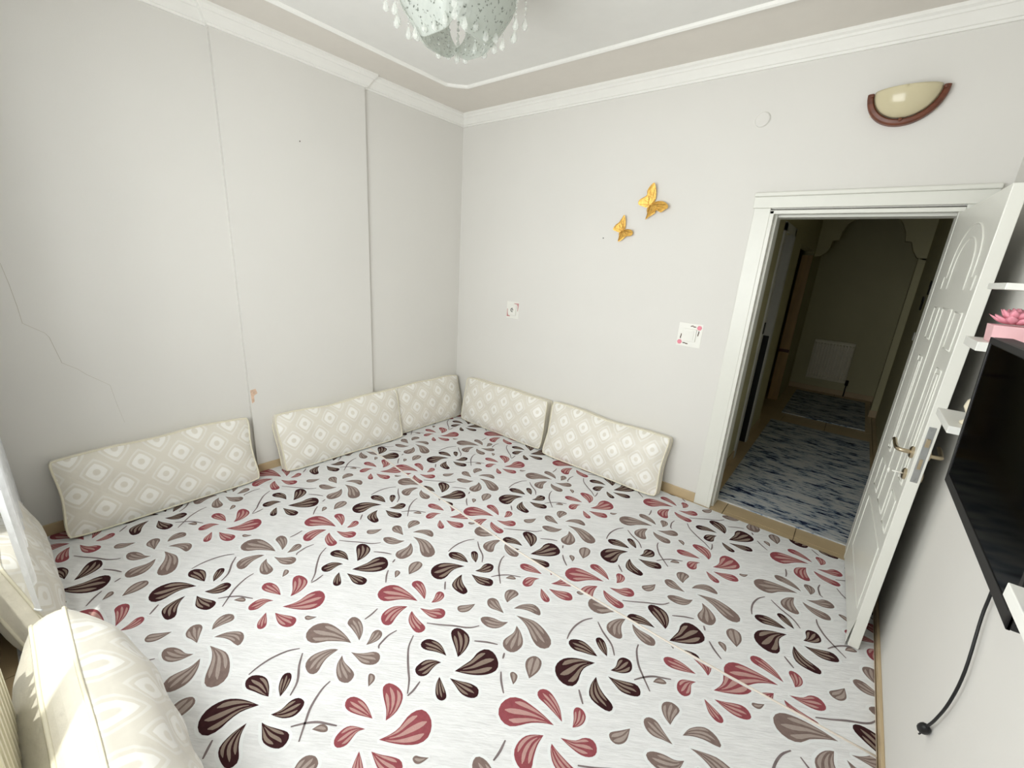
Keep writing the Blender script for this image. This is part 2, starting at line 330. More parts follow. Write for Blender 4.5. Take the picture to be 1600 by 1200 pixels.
# ------------------------------------------------------------------ carpet pattern outlines (metres, floor plan)
PETALS = {
 'Ad': [[[2.236,-2.17],[2.189,-2.151],[2.151,-2.15],[2.113,-2.168],[2.105,-2.198],[2.121,-2.214],[2.148,-2.211],[2.186,-2.189],[2.214,-2.177]],[[2.277,-2.141],[2.237,-2.118],[2.19,-2.094],[2.161,-2.071],[2.161,-2.044],[2.187,-2.028],[2.231,-2.03],[2.257,-2.049],[2.273,-2.08],[2.279,-2.115]],[[2.315,-2.195],[2.323,-2.149],[2.33,-2.108],[2.325,-2.067],[2.34,-2.03],[2.377,-2.02],[2.418,-2.038],[2.439,-2.064],[2.437,-2.093],[2.415,-2.128],[2.372,-2.164]],[[2.323,-2.23],[2.36,-2.212],[2.398,-2.191],[2.433,-2.183],[2.451,-2.193],[2.458,-2.215],[2.438,-2.235],[2.402,-2.244],[2.359,-2.236]],[[2.287,-2.254],[2.317,-2.265],[2.351,-2.279],[2.372,-2.294],[2.369,-2.313],[2.349,-2.32],[2.324,-2.308],[2.299,-2.281]],[[2.244,-2.206],[2.214,-2.218],[2.187,-2.243],[2.181,-2.277],[2.187,-2.299],[2.21,-2.309],[2.232,-2.302],[2.243,-2.281],[2.238,-2.252],[2.237,-2.225]]],
 'Bd': [[[2.729,-1.723],[2.691,-1.705],[2.651,-1.697],[2.62,-1.706],[2.594,-1.73],[2.6,-1.755],[2.633,-1.765],[2.665,-1.752],[2.7,-1.738]],[[2.761,-1.694],[2.745,-1.661],[2.718,-1.632],[2.692,-1.625],[2.679,-1.643],[2.692,-1.662],[2.722,-1.683]],[[2.804,-1.745],[2.813,-1.713],[2.806,-1.675],[2.818,-1.649],[2.848,-1.643],[2.867,-1.664],[2.871,-1.693],[2.852,-1.72],[2.827,-1.735]],[[2.809,-1.778],[2.836,-1.769],[2.876,-1.748],[2.914,-1.731],[2.938,-1.744],[2.944,-1.77],[2.918,-1.791],[2.879,-1.802],[2.843,-1.791]],[[2.772,-1.814],[2.798,-1.841],[2.831,-1.86],[2.872,-1.874],[2.886,-1.888],[2.881,-1.909],[2.854,-1.917],[2.811,-1.915],[2.786,-1.9],[2.772,-1.859]],[[2.737,-1.759],[2.683,-1.783],[2.646,-1.808],[2.621,-1.839],[2.615,-1.883],[2.635,-1.917],[2.674,-1.934],[2.713,-1.924],[2.726,-1.891],[2.715,-1.845],[2.715,-1.808]]],
 'At': [[[2.269,-1.824],[2.227,-1.801],[2.192,-1.782],[2.163,-1.789],[2.154,-1.814],[2.174,-1.838],[2.203,-1.844],[2.234,-1.833]],[[2.238,-1.76],[2.208,-1.744],[2.187,-1.715],[2.189,-1.687],[2.212,-1.669],[2.237,-1.671],[2.248,-1.684],[2.241,-1.722]],[[2.287,-1.767],[2.298,-1.725],[2.325,-1.691],[2.353,-1.677],[2.388,-1.686],[2.409,-1.711],[2.39,-1.721],[2.353,-1.728],[2.317,-1.744]],[[2.323,-1.793],[2.366,-1.774],[2.41,-1.759],[2.463,-1.765],[2.511,-1.783],[2.537,-1.804],[2.543,-1.833],[2.527,-1.856],[2.497,-1.863],[2.458,-1.847],[2.409,-1.814],[2.363,-1.797]],[[2.362,-1.839],[2.399,-1.855],[2.435,-1.884],[2.45,-1.914],[2.445,-1.953],[2.424,-1.971],[2.39,-1.969],[2.369,-1.944],[2.371,-1.912],[2.376,-1.877]],[[2.319,-1.85],[2.293,-1.87],[2.256,-1.879],[2.222,-1.896],[2.207,-1.919],[2.223,-1.935],[2.261,-1.938],[2.295,-1.922],[2.313,-1.893]]],
 'Bt': [[[1.883,-2.408],[1.834,-2.403],[1.776,-2.406],[1.728,-2.416],[1.695,-2.435],[1.677,-2.469],[1.686,-2.505],[1.709,-2.524],[1.74,-2.528],[1.768,-2.515],[1.787,-2.49],[1.8,-2.471],[1.85,-2.428]],[[1.897,-2.378],[1.864,-2.371],[1.813,-2.366],[1.777,-2.364],[1.76,-2.341],[1.766,-2.322],[1.798,-2.314],[1.841,-2.325],[1.873,-2.347]],[[1.939,-2.37],[1.924,-2.345],[1.903,-2.314],[1.907,-2.291],[1.929,-2.285],[1.948,-2.296],[1.956,-2.32],[1.95,-2.348]],[[1.923,-2.433],[1.946,-2.419],[1.971,-2.395],[1.993,-2.366],[2.018,-2.357],[2.04,-2.369],[2.048,-2.392],[2.032,-2.415],[2.001,-2.431],[1.961,-2.432]],[[1.91,-2.466],[1.942,-2.476],[1.98,-2.475],[2.016,-2.476],[2.033,-2.488],[2.039,-2.51],[2.028,-2.524],[2.002,-2.533],[1.964,-2.523],[1.93,-2.499]],[[1.872,-2.462],[1.849,-2.479],[1.829,-2.512],[1.819,-2.549],[1.829,-2.579],[1.853,-2.595],[1.887,-2.597],[1.906,-2.584],[1.904,-2.566],[1.888,-2.543],[1.874,-2.511]]],
 'Ar': [[[1.387,-2.492],[1.34,-2.48],[1.301,-2.479],[1.264,-2.492],[1.253,-2.515],[1.27,-2.534],[1.298,-2.535],[1.335,-2.52],[1.366,-2.503]],[[1.429,-2.464],[1.396,-2.439],[1.344,-2.416],[1.313,-2.395],[1.317,-2.37],[1.353,-2.357],[1.39,-2.36],[1.414,-2.38],[1.43,-2.414],[1.432,-2.443]],[[1.466,-2.518],[1.48,-2.483],[1.486,-2.447],[1.477,-2.404],[1.482,-2.368],[1.503,-2.346],[1.543,-2.348],[1.574,-2.37],[1.589,-2.4],[1.582,-2.431],[1.556,-2.461],[1.513,-2.492]],[[1.479,-2.557],[1.511,-2.541],[1.546,-2.519],[1.574,-2.507],[1.595,-2.513],[1.61,-2.534],[1.601,-2.555],[1.571,-2.57],[1.533,-2.571]],[[1.447,-2.584],[1.488,-2.597],[1.52,-2.612],[1.53,-2.627],[1.524,-2.641],[1.505,-2.645],[1.478,-2.631],[1.459,-2.605]],[[1.399,-2.53],[1.368,-2.546],[1.347,-2.563],[1.34,-2.589],[1.348,-2.618],[1.366,-2.63],[1.384,-2.626],[1.397,-2.603],[1.392,-2.578],[1.387,-2.553]]],
 'Br': [[[1.905,-2.06],[1.856,-2.055],[1.803,-2.056],[1.752,-2.063],[1.718,-2.086],[1.705,-2.125],[1.716,-2.16],[1.741,-2.177],[1.776,-2.177],[1.802,-2.156],[1.818,-2.133],[1.836,-2.11],[1.872,-2.079]],[[1.921,-2.029],[1.88,-2.022],[1.835,-2.016],[1.799,-2.013],[1.784,-1.995],[1.792,-1.973],[1.818,-1.963],[1.854,-1.973],[1.891,-1.995]],[[1.962,-2.02],[1.949,-1.99],[1.932,-1.962],[1.936,-1.942],[1.958,-1.937],[1.979,-1.951],[1.985,-1.978],[1.977,-2.002]],[[1.948,-2.08],[1.975,-2.065],[1.996,-2.049],[2.013,-2.022],[2.037,-2.008],[2.06,-2.016],[2.072,-2.04],[2.061,-2.064],[2.032,-2.08],[1.988,-2.083]],[[1.934,-2.118],[1.969,-2.126],[2.015,-2.131],[2.048,-2.133],[2.064,-2.146],[2.062,-2.169],[2.044,-2.182],[2.012,-2.18],[1.972,-2.167],[1.944,-2.14]],[[1.896,-2.115],[1.87,-2.135],[1.849,-2.159],[1.841,-2.191],[1.847,-2.225],[1.869,-2.247],[1.899,-2.255],[1.92,-2.246],[1.926,-2.228],[1.912,-2.198],[1.899,-2.157]]]}
LEAVES = [[[2.483,-2.475],[2.46,-2.492],[2.444,-2.501],[2.444,-2.514],[2.461,-2.517],[2.475,-2.506]],[[2.111,-2.47],[2.087,-2.456],[2.068,-2.441],[2.071,-2.431],[2.09,-2.427],[2.107,-2.441]],[[2.121,-1.635],[2.128,-1.605],[2.15,-1.594],[2.167,-1.602],[2.154,-1.618]],[[2.566,-2.011],[2.519,-1.976],[2.506,-1.94],[2.524,-1.909],[2.559,-1.912],[2.576,-1.957]],[[2.533,-2.076],[2.495,-2.05],[2.498,-2.033],[2.521,-2.033],[2.532,-2.054]],[[2.127,-1.877],[2.102,-1.909],[2.076,-1.943],[2.09,-1.963],[2.116,-1.96],[2.135,-1.928]]]
STEMS = [[[2.05,-2.2],[2.081,-2.25],[2.126,-2.289],[2.172,-2.322],[2.208,-2.346],[2.248,-2.385]],[[2.244,-2.32],[2.254,-2.36],[2.255,-2.39]],[[2.041,-2.115],[2.09,-2.082],[2.141,-2.043],[2.186,-2.014],[2.214,-1.989],[2.232,-1.959]],[[2.273,-2.034],[2.32,-2.0],[2.363,-1.977]],[[2.413,-1.989],[2.426,-2.015]],[[2.459,-2.066],[2.487,-2.097],[2.528,-2.13]],[[2.609,-1.548],[2.584,-1.588],[2.57,-1.645],[2.571,-1.697],[2.58,-1.737]],[[2.639,-1.55],[2.685,-1.586],[2.748,-1.623],[2.784,-1.667]],[[1.904,-1.875],[1.924,-1.895],[1.946,-1.916]],[[1.999,-1.5],[2.008,-1.54],[2.04,-1.597],[2.078,-1.637],[2.127,-1.684]],[[2.057,-1.68],[2.081,-1.643],[2.111,-1.61],[2.142,-1.59],[2.175,-1.57]],[[2.655,-2.334],[2.653,-2.297],[2.644,-2.257]],[[1.973,-2.234],[1.968,-2.274],[1.975,-2.312],[1.982,-2.334],[1.994,-2.343]],[[1.958,-2.545],[1.969,-2.579],[1.984,-2.609]]]

# ------------------------------------------------------------------ room shell
W = 3.715; HC = 2.854; HT = 2.95; YD = -3.42; TB = 0.15; T0 = 0.0; PT = 0.03; PY1 = -1.067; PY2 = -2.07
DX0, DX1, DZ = 2.751, 3.560, 2.05
HL, HR, HE = 2.66, 3.77, 5.0            # hall left wall, right wall, end wall

def struct(name, mb, m, label, cat, parent=None, **k):
    o = mb.build(name, m, parent, **k); o['kind'] = 'structure'; tag(o, label, cat); return o

floor = struct('floor', MB().box((-0.3,-3.7,-0.12),(4.3,5.3,-0.012)), M['grout'], 'beige tiled floor running from the room into the hall', 'floor')
TS = 0.445
tile_me = MB().box((-TS/2+0.0025,-TS/2+0.0025,-0.012),(TS/2-0.0025,TS/2-0.0025,0.0)).mesh('tile', M['tile'])
for i in range(-7, 4):
    for j in range(-8, 12):
        x = 2.84+TS*(i+0.5); y = 0.02+TS*(j+0.5)
        if y < 0.1 and not (-0.2 < x < 3.95): continue
        if y >= 0.1 and not (2.3 < x < 4.1): continue
        inst(tile_me, 'tile', floor, (x, y, 0))

wl = struct('wall_left', MB().box((-0.15,YD-0.15,0),(0,TB,HT)), M['wall'], 'long pale wall with a hairline crack and shallow pilaster', 'wall')
MB().box((0,PY2,0),(PT,PY1,HT)).build('pilaster', M['wall'], wl)
cp = [(-3.081,1.501),(-3.07,1.40),(-3.062,1.287),(-3.059,1.206),(-2.99,1.15),(-2.978,1.126),(-2.954,0.983),(-2.90,0.94),(-2.871,0.905),(-2.783,0.825),(-2.77,0.70),(-2.753,0.584)]
cr = MB().tube([(0.0,y,z) for y, z in cp], [0.0006,0.0008,0.0007,0.0008,0.0006,0.0008,0.0008,0.0006,0.0007,0.0005,0.0004,0.0003], 5)
cr.build('hairline_crack', M['crack'], wl)
ch = [(-2.066,0.66),(-2.03,0.665),(-2.02,0.63),(-2.045,0.615),(-2.045,0.57),(-2.062,0.56)]
MB().prism(ch, lambda a, b, d: (PT+d, a, b), 0.0, 0.0012).build('chipped_paint_patch', M['chip'], wl)

wb = MB()
wb.box((0,0,0),(DX0-0.03,TB,HT)); wb.box((DX1+0.03,0,0),(W+0.20,TB,HT)); wb.box((DX0-0.03,0,DZ+0.03),(DX1+0.03,TB,HT))
struct('wall_back', wb, M['wall'], 'pale wall holding the open doorway and the wall lamp', 'wall')
struct('wall_right', MB().box((W,YD-0.15,0),(W+0.15,0,HT)), M['wall'], 'white wall carrying the television and small shelves', 'wall')
WX0, WX1, WZ0, WZ1 = 0.97, 3.03, 0.88, 2.45
wf = MB(); wf.box((0,YD-0.15,0),(WX0,YD,HT)); wf.box((WX1,YD-0.15,0),(W,YD,HT)); wf.box((WX0,YD-0.15,0),(WX1,YD,WZ0)); wf.box((WX0,YD-0.15,WZ1),(WX1,YD,HT))
struct('wall_front', wf, M['wall'], 'wall with the wide window above the near cushions', 'wall')
win = empty('window_1', (0,0,0)); win['kind'] = 'structure'; tag(win, 'wide white framed window above the near radiator', 'window')
fr = MB()
for a, b in (((WX0,WZ0),(WX0+0.06,WZ1)),((WX1-0.06,WZ0),(WX1,WZ1)),((WX0,WZ0),(WX1,WZ0+0.06)),((WX0,WZ1-0.06),(WX1,WZ1))):
    fr.box((a[0],YD-0.11,a[1]),(b[0],YD-0.05,b[1]))
for x in (1.65, 2.35): fr.box((x-0.035,YD-0.11,WZ0),(x+0.035,YD-0.05,WZ1))
fr.build('frame', M['whitepl'], win)
for x0, x1 in ((WX0+0.06,1.615),(1.685,2.315),(2.385,WX1-0.06)):
    MB().box((x0,YD-0.082,WZ0+0.06),(x1,YD-0.078,WZ1-0.06)).build('pane', M['window'], win)

ceil = struct('ceiling', MB().box((-0.15,YD-0.15,HT),(W+0.15,TB,HT+0.12)), M['ceil_border'], 'ceiling with a beige border around a white centre', 'ceiling')

# cornice, swept round the room with a jog at the pilaster
def sweep(path, prof, closed=True):
    n = len(path); rings = []
    for i in range(n):
        p = Vector(path[i]); a = Vector(path[i-1]); c = Vector(path[(i+1) % n])
        d1 = (p-a).normalized(); d2 = (c-p).normalized()
        n1 = Vector((-d1.y, d1.x)); n2 = Vector((-d2.y, d2.x)); m = n1+n2; m = m/max(0.2, m.dot(n1))
        rings.append([(p.x+m.x*o, p.y+m.y*o, z) for o, z in prof])
    k = len(prof); vs = [q for r in rings for q in r]; fs = []
    for i in range(n):
        j = (i+1) % n
        for q in range(k):
            q2 = (q+1) % k
            fs.append((i*k+q, i*k+q2, j*k+q2, j*k+q))
    return MB().add(vs, fs)
path = [(0,YD),(W,YD),(W,0),(0,0),(0,PY1),(PT,PY1),(PT,PY2),(0,PY2)]
prof = [(-0.002,HC),(0.012,HC),(0.014,HC+0.012),(0.022,HC+0.014),(0.034,HC+0.035),(0.050,HC+0.058),(0.056,HC+0.060),(0.060,HC+0.072),(0.072,HC+0.080),(0.074,HT-0.002),(0.074,HT+0.001),(-0.002,HT+0.001)]
struct('trim_1', sweep(path, prof), M['plaster'], 'white stepped cornice between the walls and the ceiling', 'cornice')
ix0, ix1, iy0, iy1, cc = 0.43, W-0.43, -2.92, -0.49, 0.13
def corner(px, py, sx, sy, order):
    pts = []
    for k in range(5):
        w = math.pi/2*k/4
        # shallow scooped corner
        q = 0.25
        a, b = cc*(1-math.sin(w)), cc*(1-math.cos(w))
        la, lb = cc*(1-k/4), cc*(k/4)
        pts.append((px+sx*(q*a+(1-q)*la) , py+sy*(q*b+(1-q)*lb)))
    return pts if order else pts[::-1]
mp = corner(ix0, iy0, 1, 1, False)+corner(ix1, iy0, -1, 1, True)+corner(ix1, iy1, -1, -1, False)+corner(ix0, iy1, 1, -1, True)
mprof = [(-0.0,HT+0.001),(-0.0,HT-0.008),(0.006,HT-0.018),(0.018,HT-0.022),(0.028,HT-0.016),(0.034,HT-0.006),(0.034,HT+0.001)]
struct('trim_2', sweep(mp, mprof), M['plaster'], 'thin white plaster frame with scooped corners on the ceiling', 'ceiling moulding')
MB().add([(x, y, HT-0.003) for x, y in mp], [tuple(range(len(mp)))]).build('centre_panel', M['ceil'], ceil)

# skirting
def skirt(name, a, b, nrm, label, h=0.072):
    (x0,y0),(x1,y1) = a, b; t = 0.011
    mb = MB().box((min(x0,x1,x0+nrm[0]*t,x1+nrm[0]*t),min(y0,y1,y0+nrm[1]*t,y1+nrm[1]*t),0),(max(x0,x1,x0+nrm[0]*t,x1+nrm[0]*t),max(y0,y1,y0+nrm[1]*t,y1+nrm[1]*t),h))
    return struct(name, mb, M['skirt'], label, 'skirting', bevel=0.002)
skirt('baseboard_left', (0,YD),(0,PY2), (1,0), 'beige tile skirting under the cracked part of wall')
skirt('baseboard_pilaster', (PT,PY2),(PT,PY1), (1,0), 'beige tile skirting along the shallow pilaster')
skirt('baseboard_corner', (0,PY1),(0,0), (1,0), 'beige tile skirting in the recess beside the pilaster')
skirt('baseboard_back', (0,0),(2.635,0), (0,-1), 'beige tile skirting on the wall with butterflies')
skirt('baseboard_right', (W,YD),(W,-0.0), (-1,0), h=0.045, label= 'beige tile skirting below the television wall')

# door casing
cas = empty('trim_3', (3.155,0,0)); cas['kind'] = 'structure'; tag(cas, 'white wooden door casing with a crowned lintel', 'door casing')
def cbox(nm, a, b, m='doorwhite', bv=0.003):
    o = MB().box((a[0]-3.155,a[1],a[2]),(b[0]-3.155,b[1],b[2])).build(nm, M[m], cas, bevel=bv); return o
cbox('architrave', (2.636,-0.018,0),(2.728,0.0,2.085))
cbox('architrave', (DX1+0.022,-0.018,0),(DX1+0.112,0.0,2.085))
cbox('inner_stop', (2.728,-0.022,0),(DX0,0.03,2.07)); cbox('inner_stop', (DX1,-0.006,0),(DX1+0.022,0.03,2.07)); cbox('inner_stop', (2.728,-0.022,DZ),(DX1+0.022,0.03,2.072))
cbox('jamb', (2.721,0.03,0),(DX0+0.014,TB+0.01,2.07)); cbox('jamb', (DX1+0.004,0.05,0),(DX1+0.03,TB+0.01,2.07)); cbox('jamb', (2.721,0.05,DZ-0.012),(DX1+0.03,TB+0.01,2.08))
cbox('lintel', (2.628,-0.024,2.085),(3.678,0.0,2.150)); cbox('lintel_crown', (2.625,-0.036,2.150),(3.681,0.0,2.174), bv=0.006)
cbox('architrave', (2.65,TB,0),(2.735,TB+0.015,2.10)); cbox('architrave', (DX1+0.015,TB,0),(DX1+0.09,TB+0.015,2.10))

# ------------------------------------------------------------------ door leaf (opened against the right wall)
ang = math.atan2(-0.81, 0.036)
door = empty('door_1', (3.560,-0.040,0.0), ang); door['kind'] = 'structure'
tag(door, 'open white panelled door leaf with nickel lever handle', 'door')
LT = 0.042; LW = 0.818; LZ0 = 0.02
# local: x along leaf, y+ points towards the television wall side; visible face at y=0
MB().box((0,0,LZ0),(LW,LT,2.04)).build('leaf', M['doorwhite'], door, bevel=0.003)
def ridge(pts, closed=False, r=0.0034):
    MB().tube([(a, -0.0005, b) for a, b in pts], r, 6, closed).build('moulding', M['doorwhite'], door, smooth=True)
def rrect(a0, b0, a1, b1): return [(a0,b0),(a1,b0),(a1,b1),(a0,b1)]
def rsub(p):
    out = []
    for i in range(4):
        a, b = p[i], p[(i+1) % 4]
        for t in (0.0, 0.01, 0.99): out.append((a[0]+(b[0]-a[0])*t, a[1]+(b[1]-a[1])*t))
    return out
def arch(x0, x1, zb, zs, zt):
    c = (x0+x1)/2; pts = [(x0,zb)]
    for k in range(17):
        w = math.pi*(1-k/16); pts.append((c+(x1-x0)/2*math.cos(w), zs+(zt-zs)*math.sin(w)))
    return pts+[(x1,zb)]
ridge(arch(0.235,0.705,1.725,1.78,1.945)); ridge(arch(0.310,0.635,1.675,1.76,1.890))
ridge([(0.18,1.675),(0.18,1.730)]); ridge([(0.762,1.675),(0.762,1.730)])
for q in (rrect(0.19,1.44,0.305,1.588), rrect(0.64,1.44,0.765,1.588), rrect(0.388,0.614,0.572,1.592), rrect(0.665,0.85,0.760,1.358), rrect(0.15,0.61,0.292,0.772), rrect(0.635,0.61,0.765,0.772), rrect(0.13,0.19,0.756,0.524), rrect(0.205,0.85,0.295,1.352)):
    ridge(rsub(q), True)
MB().box((0.690,-0.006,0.87),(0.735,0.0,1.34)).build('raised_field', M['doorwhite'], door, bevel=0.003)
MB().box((0.225,-0.006,0.87),(0.275,0.0,1.33)).build('raised_field', M['doorwhite'], door, bevel=0.003)
def lever(side):
    sy = -1 if side < 0 else 1; y0 = 0.0 if side < 0 else LT
    h = empty('lever_handle', (0.762, y0, 1.005)); h.parent = door
    MB().lathe([(0.0,0.0),(0.026,0.0),(0.026,sy*0.006),(0.023,sy*0.010),(0.0,sy*0.010)], axis='y', n=24).build('rosette', M['nickel'], h, smooth=False)
    pts = catmull([(0,0,0),(0,sy*0.03,0),(-0.006,sy*0.045,0),(-0.035,sy*0.050,-0.002),(-0.075,sy*0.052,0.004),(-0.105,sy*0.052,0.010),(-0.125,sy*0.052,0.010)], 5)
    MB().tube(pts, [0.009]*6+[0.0085]*(len(pts)-8)+[0.006,0.004], 10).build('lever', M['nickel'], h, smooth=True)
    k = empty('key_escutcheon', (0.762, y0, 0.905)); k.parent = door
    MB().lathe([(0.0,0.0),(0.025,0.0),(0.025,sy*0.006),(0.022,sy*0.010),(0.0,sy*0.010)], axis='y', n=24).build('rosette', M['nickel'], k)
    if side < 0:
        kb = MB().tube([(0,-0.008,0),(0,-0.045,0)], 0.0032, 8); kb.tube([(0.011*math.cos(w), -0.056, 0.011*math.sin(w)) for w in [i*math.pi/6 for i in range(12)]], 0.003, 6, True)
        kb.build('key', M['whitepl'], k, smooth=True)
lever(-1); lever(1)
MB().box((LW,0.010,0.895),(LW+0.002,0.033,1.140)).build('lock_plate', M['steel'], door, bevel=0.001)
lb = MB().box((LW+0.002,0.015,1.055),(LW+0.010,0.028,1.090)); lb.box((LW+0.002,0.016,0.955),(LW+0.004,0.027,1.0)); lb.build('latch_bolt', M['nickel'], door, bevel=0.001)
sc = MB()
for z in (0.908, 1.126): sc.lathe([(0.0,LW+0.0035),(0.004,LW+0.0030),(0.0045,LW+0.002)], (0,0.0215,z), 10, 'x')
sc.build('screw', M['steel'], door)
# torn veneer at the foot of the leaf
MB().add([(LW-0.10,-0.001,LZ0),(LW+0.006,-0.012,LZ0-0.004),(LW+0.004,-0.001,LZ0+0.16),(LW-0.035,-0.0005,LZ0+0.05)], [(0,1,2,3)]).build('peeled_veneer', M['doorwhite'], door)
for z in (0.25, 1.05, 1.80):
    MB().tube([(-0.006,LT*0.9,z-0.04),(-0.006,LT*0.9,z+0.04)], 0.006, 8).build('hinge', M['steel'], door)

# ------------------------------------------------------------------ hall beyond the door
AY = 4.0
hl = MB()
# left wall with two side openings
for y0, y1 in ((TB,1.18),(1.67,2.39),(3.84,HE)): hl.box((HL-0.10,y0,0),(HL,y1,2.9))
hl.box((HL-0.10,1.18,2.07),(HL,1.67,2.9)); hl.box((HL-0.10,2.39,2.05),(HL,3.84,2.9))
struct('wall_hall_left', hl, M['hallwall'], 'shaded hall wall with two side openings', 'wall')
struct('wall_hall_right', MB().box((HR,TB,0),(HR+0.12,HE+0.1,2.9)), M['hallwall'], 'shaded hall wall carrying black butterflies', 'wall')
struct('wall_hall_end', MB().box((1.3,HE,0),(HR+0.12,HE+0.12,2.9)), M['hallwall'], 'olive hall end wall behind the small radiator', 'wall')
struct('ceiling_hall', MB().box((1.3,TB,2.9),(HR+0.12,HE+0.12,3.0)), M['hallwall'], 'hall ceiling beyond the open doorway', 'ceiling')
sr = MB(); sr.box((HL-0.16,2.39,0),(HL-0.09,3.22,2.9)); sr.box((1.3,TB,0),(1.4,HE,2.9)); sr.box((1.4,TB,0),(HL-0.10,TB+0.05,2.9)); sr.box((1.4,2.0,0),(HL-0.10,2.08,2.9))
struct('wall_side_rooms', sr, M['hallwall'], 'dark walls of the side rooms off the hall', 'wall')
struct('floor_side_rooms', MB().box((1.3,TB,-0.02),(2.40,HE,-0.001)), M['tile'], 'floor of the side rooms off the hall', 'floor')
# arch wall
left = [(HL,2.9),(HL,2.0),(2.711,2.005),(2.774,2.049),(2.805,2.11),(2.818,2.205),(2.887,2.215),(2.895,2.315),(2.935,2.41),(3.04,2.50),(3.10,2.535)]
right = [(3.34,2.535),(3.402,2.50),(3.470,2.41),(3.515,2.315),(3.532,2.212),(3.594,2.205),(3.628,2.11),(3.68,2.03),(3.740,2.002),(HR,2.0),(HR,2.9)]
ar = MB(); top = left+[(3.22,2.55)]+right
ar.prism(top, lambda a, b, d: (a, d, b), AY, AY+0.14)
archo = struct('wall_arch', ar, M['hallwall'], 'scalloped plaster arch spanning the hall', 'arch')
MB().box((3.700,AY,0.0),(HR,AY+0.14,2.02)).build('arch_pier', M['hallwall'], archo)
MB().box((3.690,AY-0.012,0.0),(HR,AY+0.15,0.09)).build('pier_skirting', M['skirt'], archo)
def hskirt(name, a, b, label): struct(name, MB().box(a, b), M['skirt'], label, 'skirting', bevel=0.002)
hskirt('baseboard_hall_left', (HL,TB,0),(HL+0.011,1.18,0.08), 'beige skirting on the near part of hall wall')
hskirt('baseboard_hall_middle', (HL-0.1,1.67,0),(HL+0.011,2.39,0.08), 'beige skirting between the two hall openings')
hskirt('baseboard_hall_end', (HL,HE-0.011,0),(HR,HE,0.08), 'beige skirting under the hall radiator')
# openings' casings
c1 = empty('door_2', (HL,1.42,0)); c1['kind'] = 'structure'; tag(c1, 'pale casing of the first opening in the hall', 'door casing')
MB().box((-0.10,0.235,0),(0.012,0.255,2.09)).build('far_jamb', M['halldoor'], c1)
MB().box((0,0.25,0),(0.014,0.33,2.12)).build('architrave', M['halldoor'], c1)
MB().box((0,-0.33,0),(0.014,-0.245,2.12)).build('architrave', M['halldoor'], c1)
MB().box((0,-0.33,2.06),(0.014,0.33,2.13)).build('architrave', M['halldoor'], c1)
MB().box((-0.095,0.232,0.0),(0.0,0.236,1.13)).build('dark_panel', M['black'], c1)
c2 = empty('door_3', (HL,3.10,0)); c2['kind'] = 'structure'; tag(c2, 'wooden casing of the far hall opening', 'door casing')
MB().box((-0.12,0.70,0),(0.0,0.74,2.0)).build('far_jamb', M['warmwood'], c2)
MB().box((-0.12,0.695,0.70),(0.0,0.70,0.74)).build('strike_band', M['wood'], c2)
tag(MB().box((HL,1.10,1.20),(HL+0.02,1.145,1.30)).build('black_wall_box', M['black'], bevel=0.003), 'small black box fixed beside the first hall opening', 'switch')  # plain dark fitting on the hall wall, its use unidentified

rug = MB().box((2.745,0.165,0.0),(3.70,2.75,0.010)).build('hall_rug', M['rug'])
tag(rug, 'distressed blue and grey runner rug just past the doorway', 'rug')
tag(MB().box((2.80,3.2,0.0),(3.66,4.78,0.010)).build('hall_rug', M['rug']), 'dark patterned rug in front of the hall radiator', 'rug')

def radiator(name, label, x0, x1, y, z0, z1, dep, nr, valve_x, nrm=-1, rz=0, m='rad'):
    t = empty(name, ((x0+x1)/2, y, 0)); tag(t, label, 'radiator')
    w = x1-x0; b = MB(); b.box((-w/2,0.02*nrm,z0),(w/2,dep*0.6*nrm,z1)); b.build('body', M[m], t, bevel=0.004)
    p = MB()
    for i in range(nr):
        xx = -w/2+w*(i+0.5)/nr; q = w/nr*0.30
        p.add([(xx-q,dep*0.6*nrm,z0+0.035),(xx+q,dep*0.6*nrm,z0+0.035),(xx+q,dep*0.6*nrm,z1-0.035),(xx-q,dep*0.6*nrm,z1-0.035),(xx-q*0.6,dep*nrm,z0+0.05),(xx+q*0.6,dep*nrm,z0+0.05),(xx+q*0.6,dep*nrm,z1-0.05),(xx-q*0.6,dep*nrm,z1-0.05)],[(4,5,6,7),(0,1,5,4),(1,2,6,5),(2,3,7,6),(3,0,4,7)])
    p.build('ribbed_front', M[m], t)
    g = MB().box((-w/2,0.015*nrm,z1),(w/2,dep*0.7*nrm,z1+0.012)); g.build('top_grille', M[m], t, bevel=0.003)
    for sx in (-1, 1): MB().box((sx*w/3-0.02,0,z0+0.1),(sx*w/3+0.02,0.02*nrm,z1-0.1)).build('wall_bracket', M['steel'], t)
    v = MB().tube([(valve_x,0.03*nrm,0.0),(valve_x,0.03*nrm,z0+0.03)], 0.009, 8); v.tube([(valve_x,0.03*nrm,z0-0.03),(valve_x,0.03*nrm,z0+0.05)], 0.02, 8)
    v.build('valve', M['black'], t, smooth=True)
    return t
radiator('radiator', 'cream ribbed panel radiator on the hall end wall', 2.86, 3.37, HE, 0.205, 0.81, 0.085, 13, 0.275)
radiator('radiator', 'pale ribbed radiator below the window behind the near cushion', 1.74, 2.95, YD+0.012, 0.12, 0.72, 0.10, 26, -0.59, nrm=1)

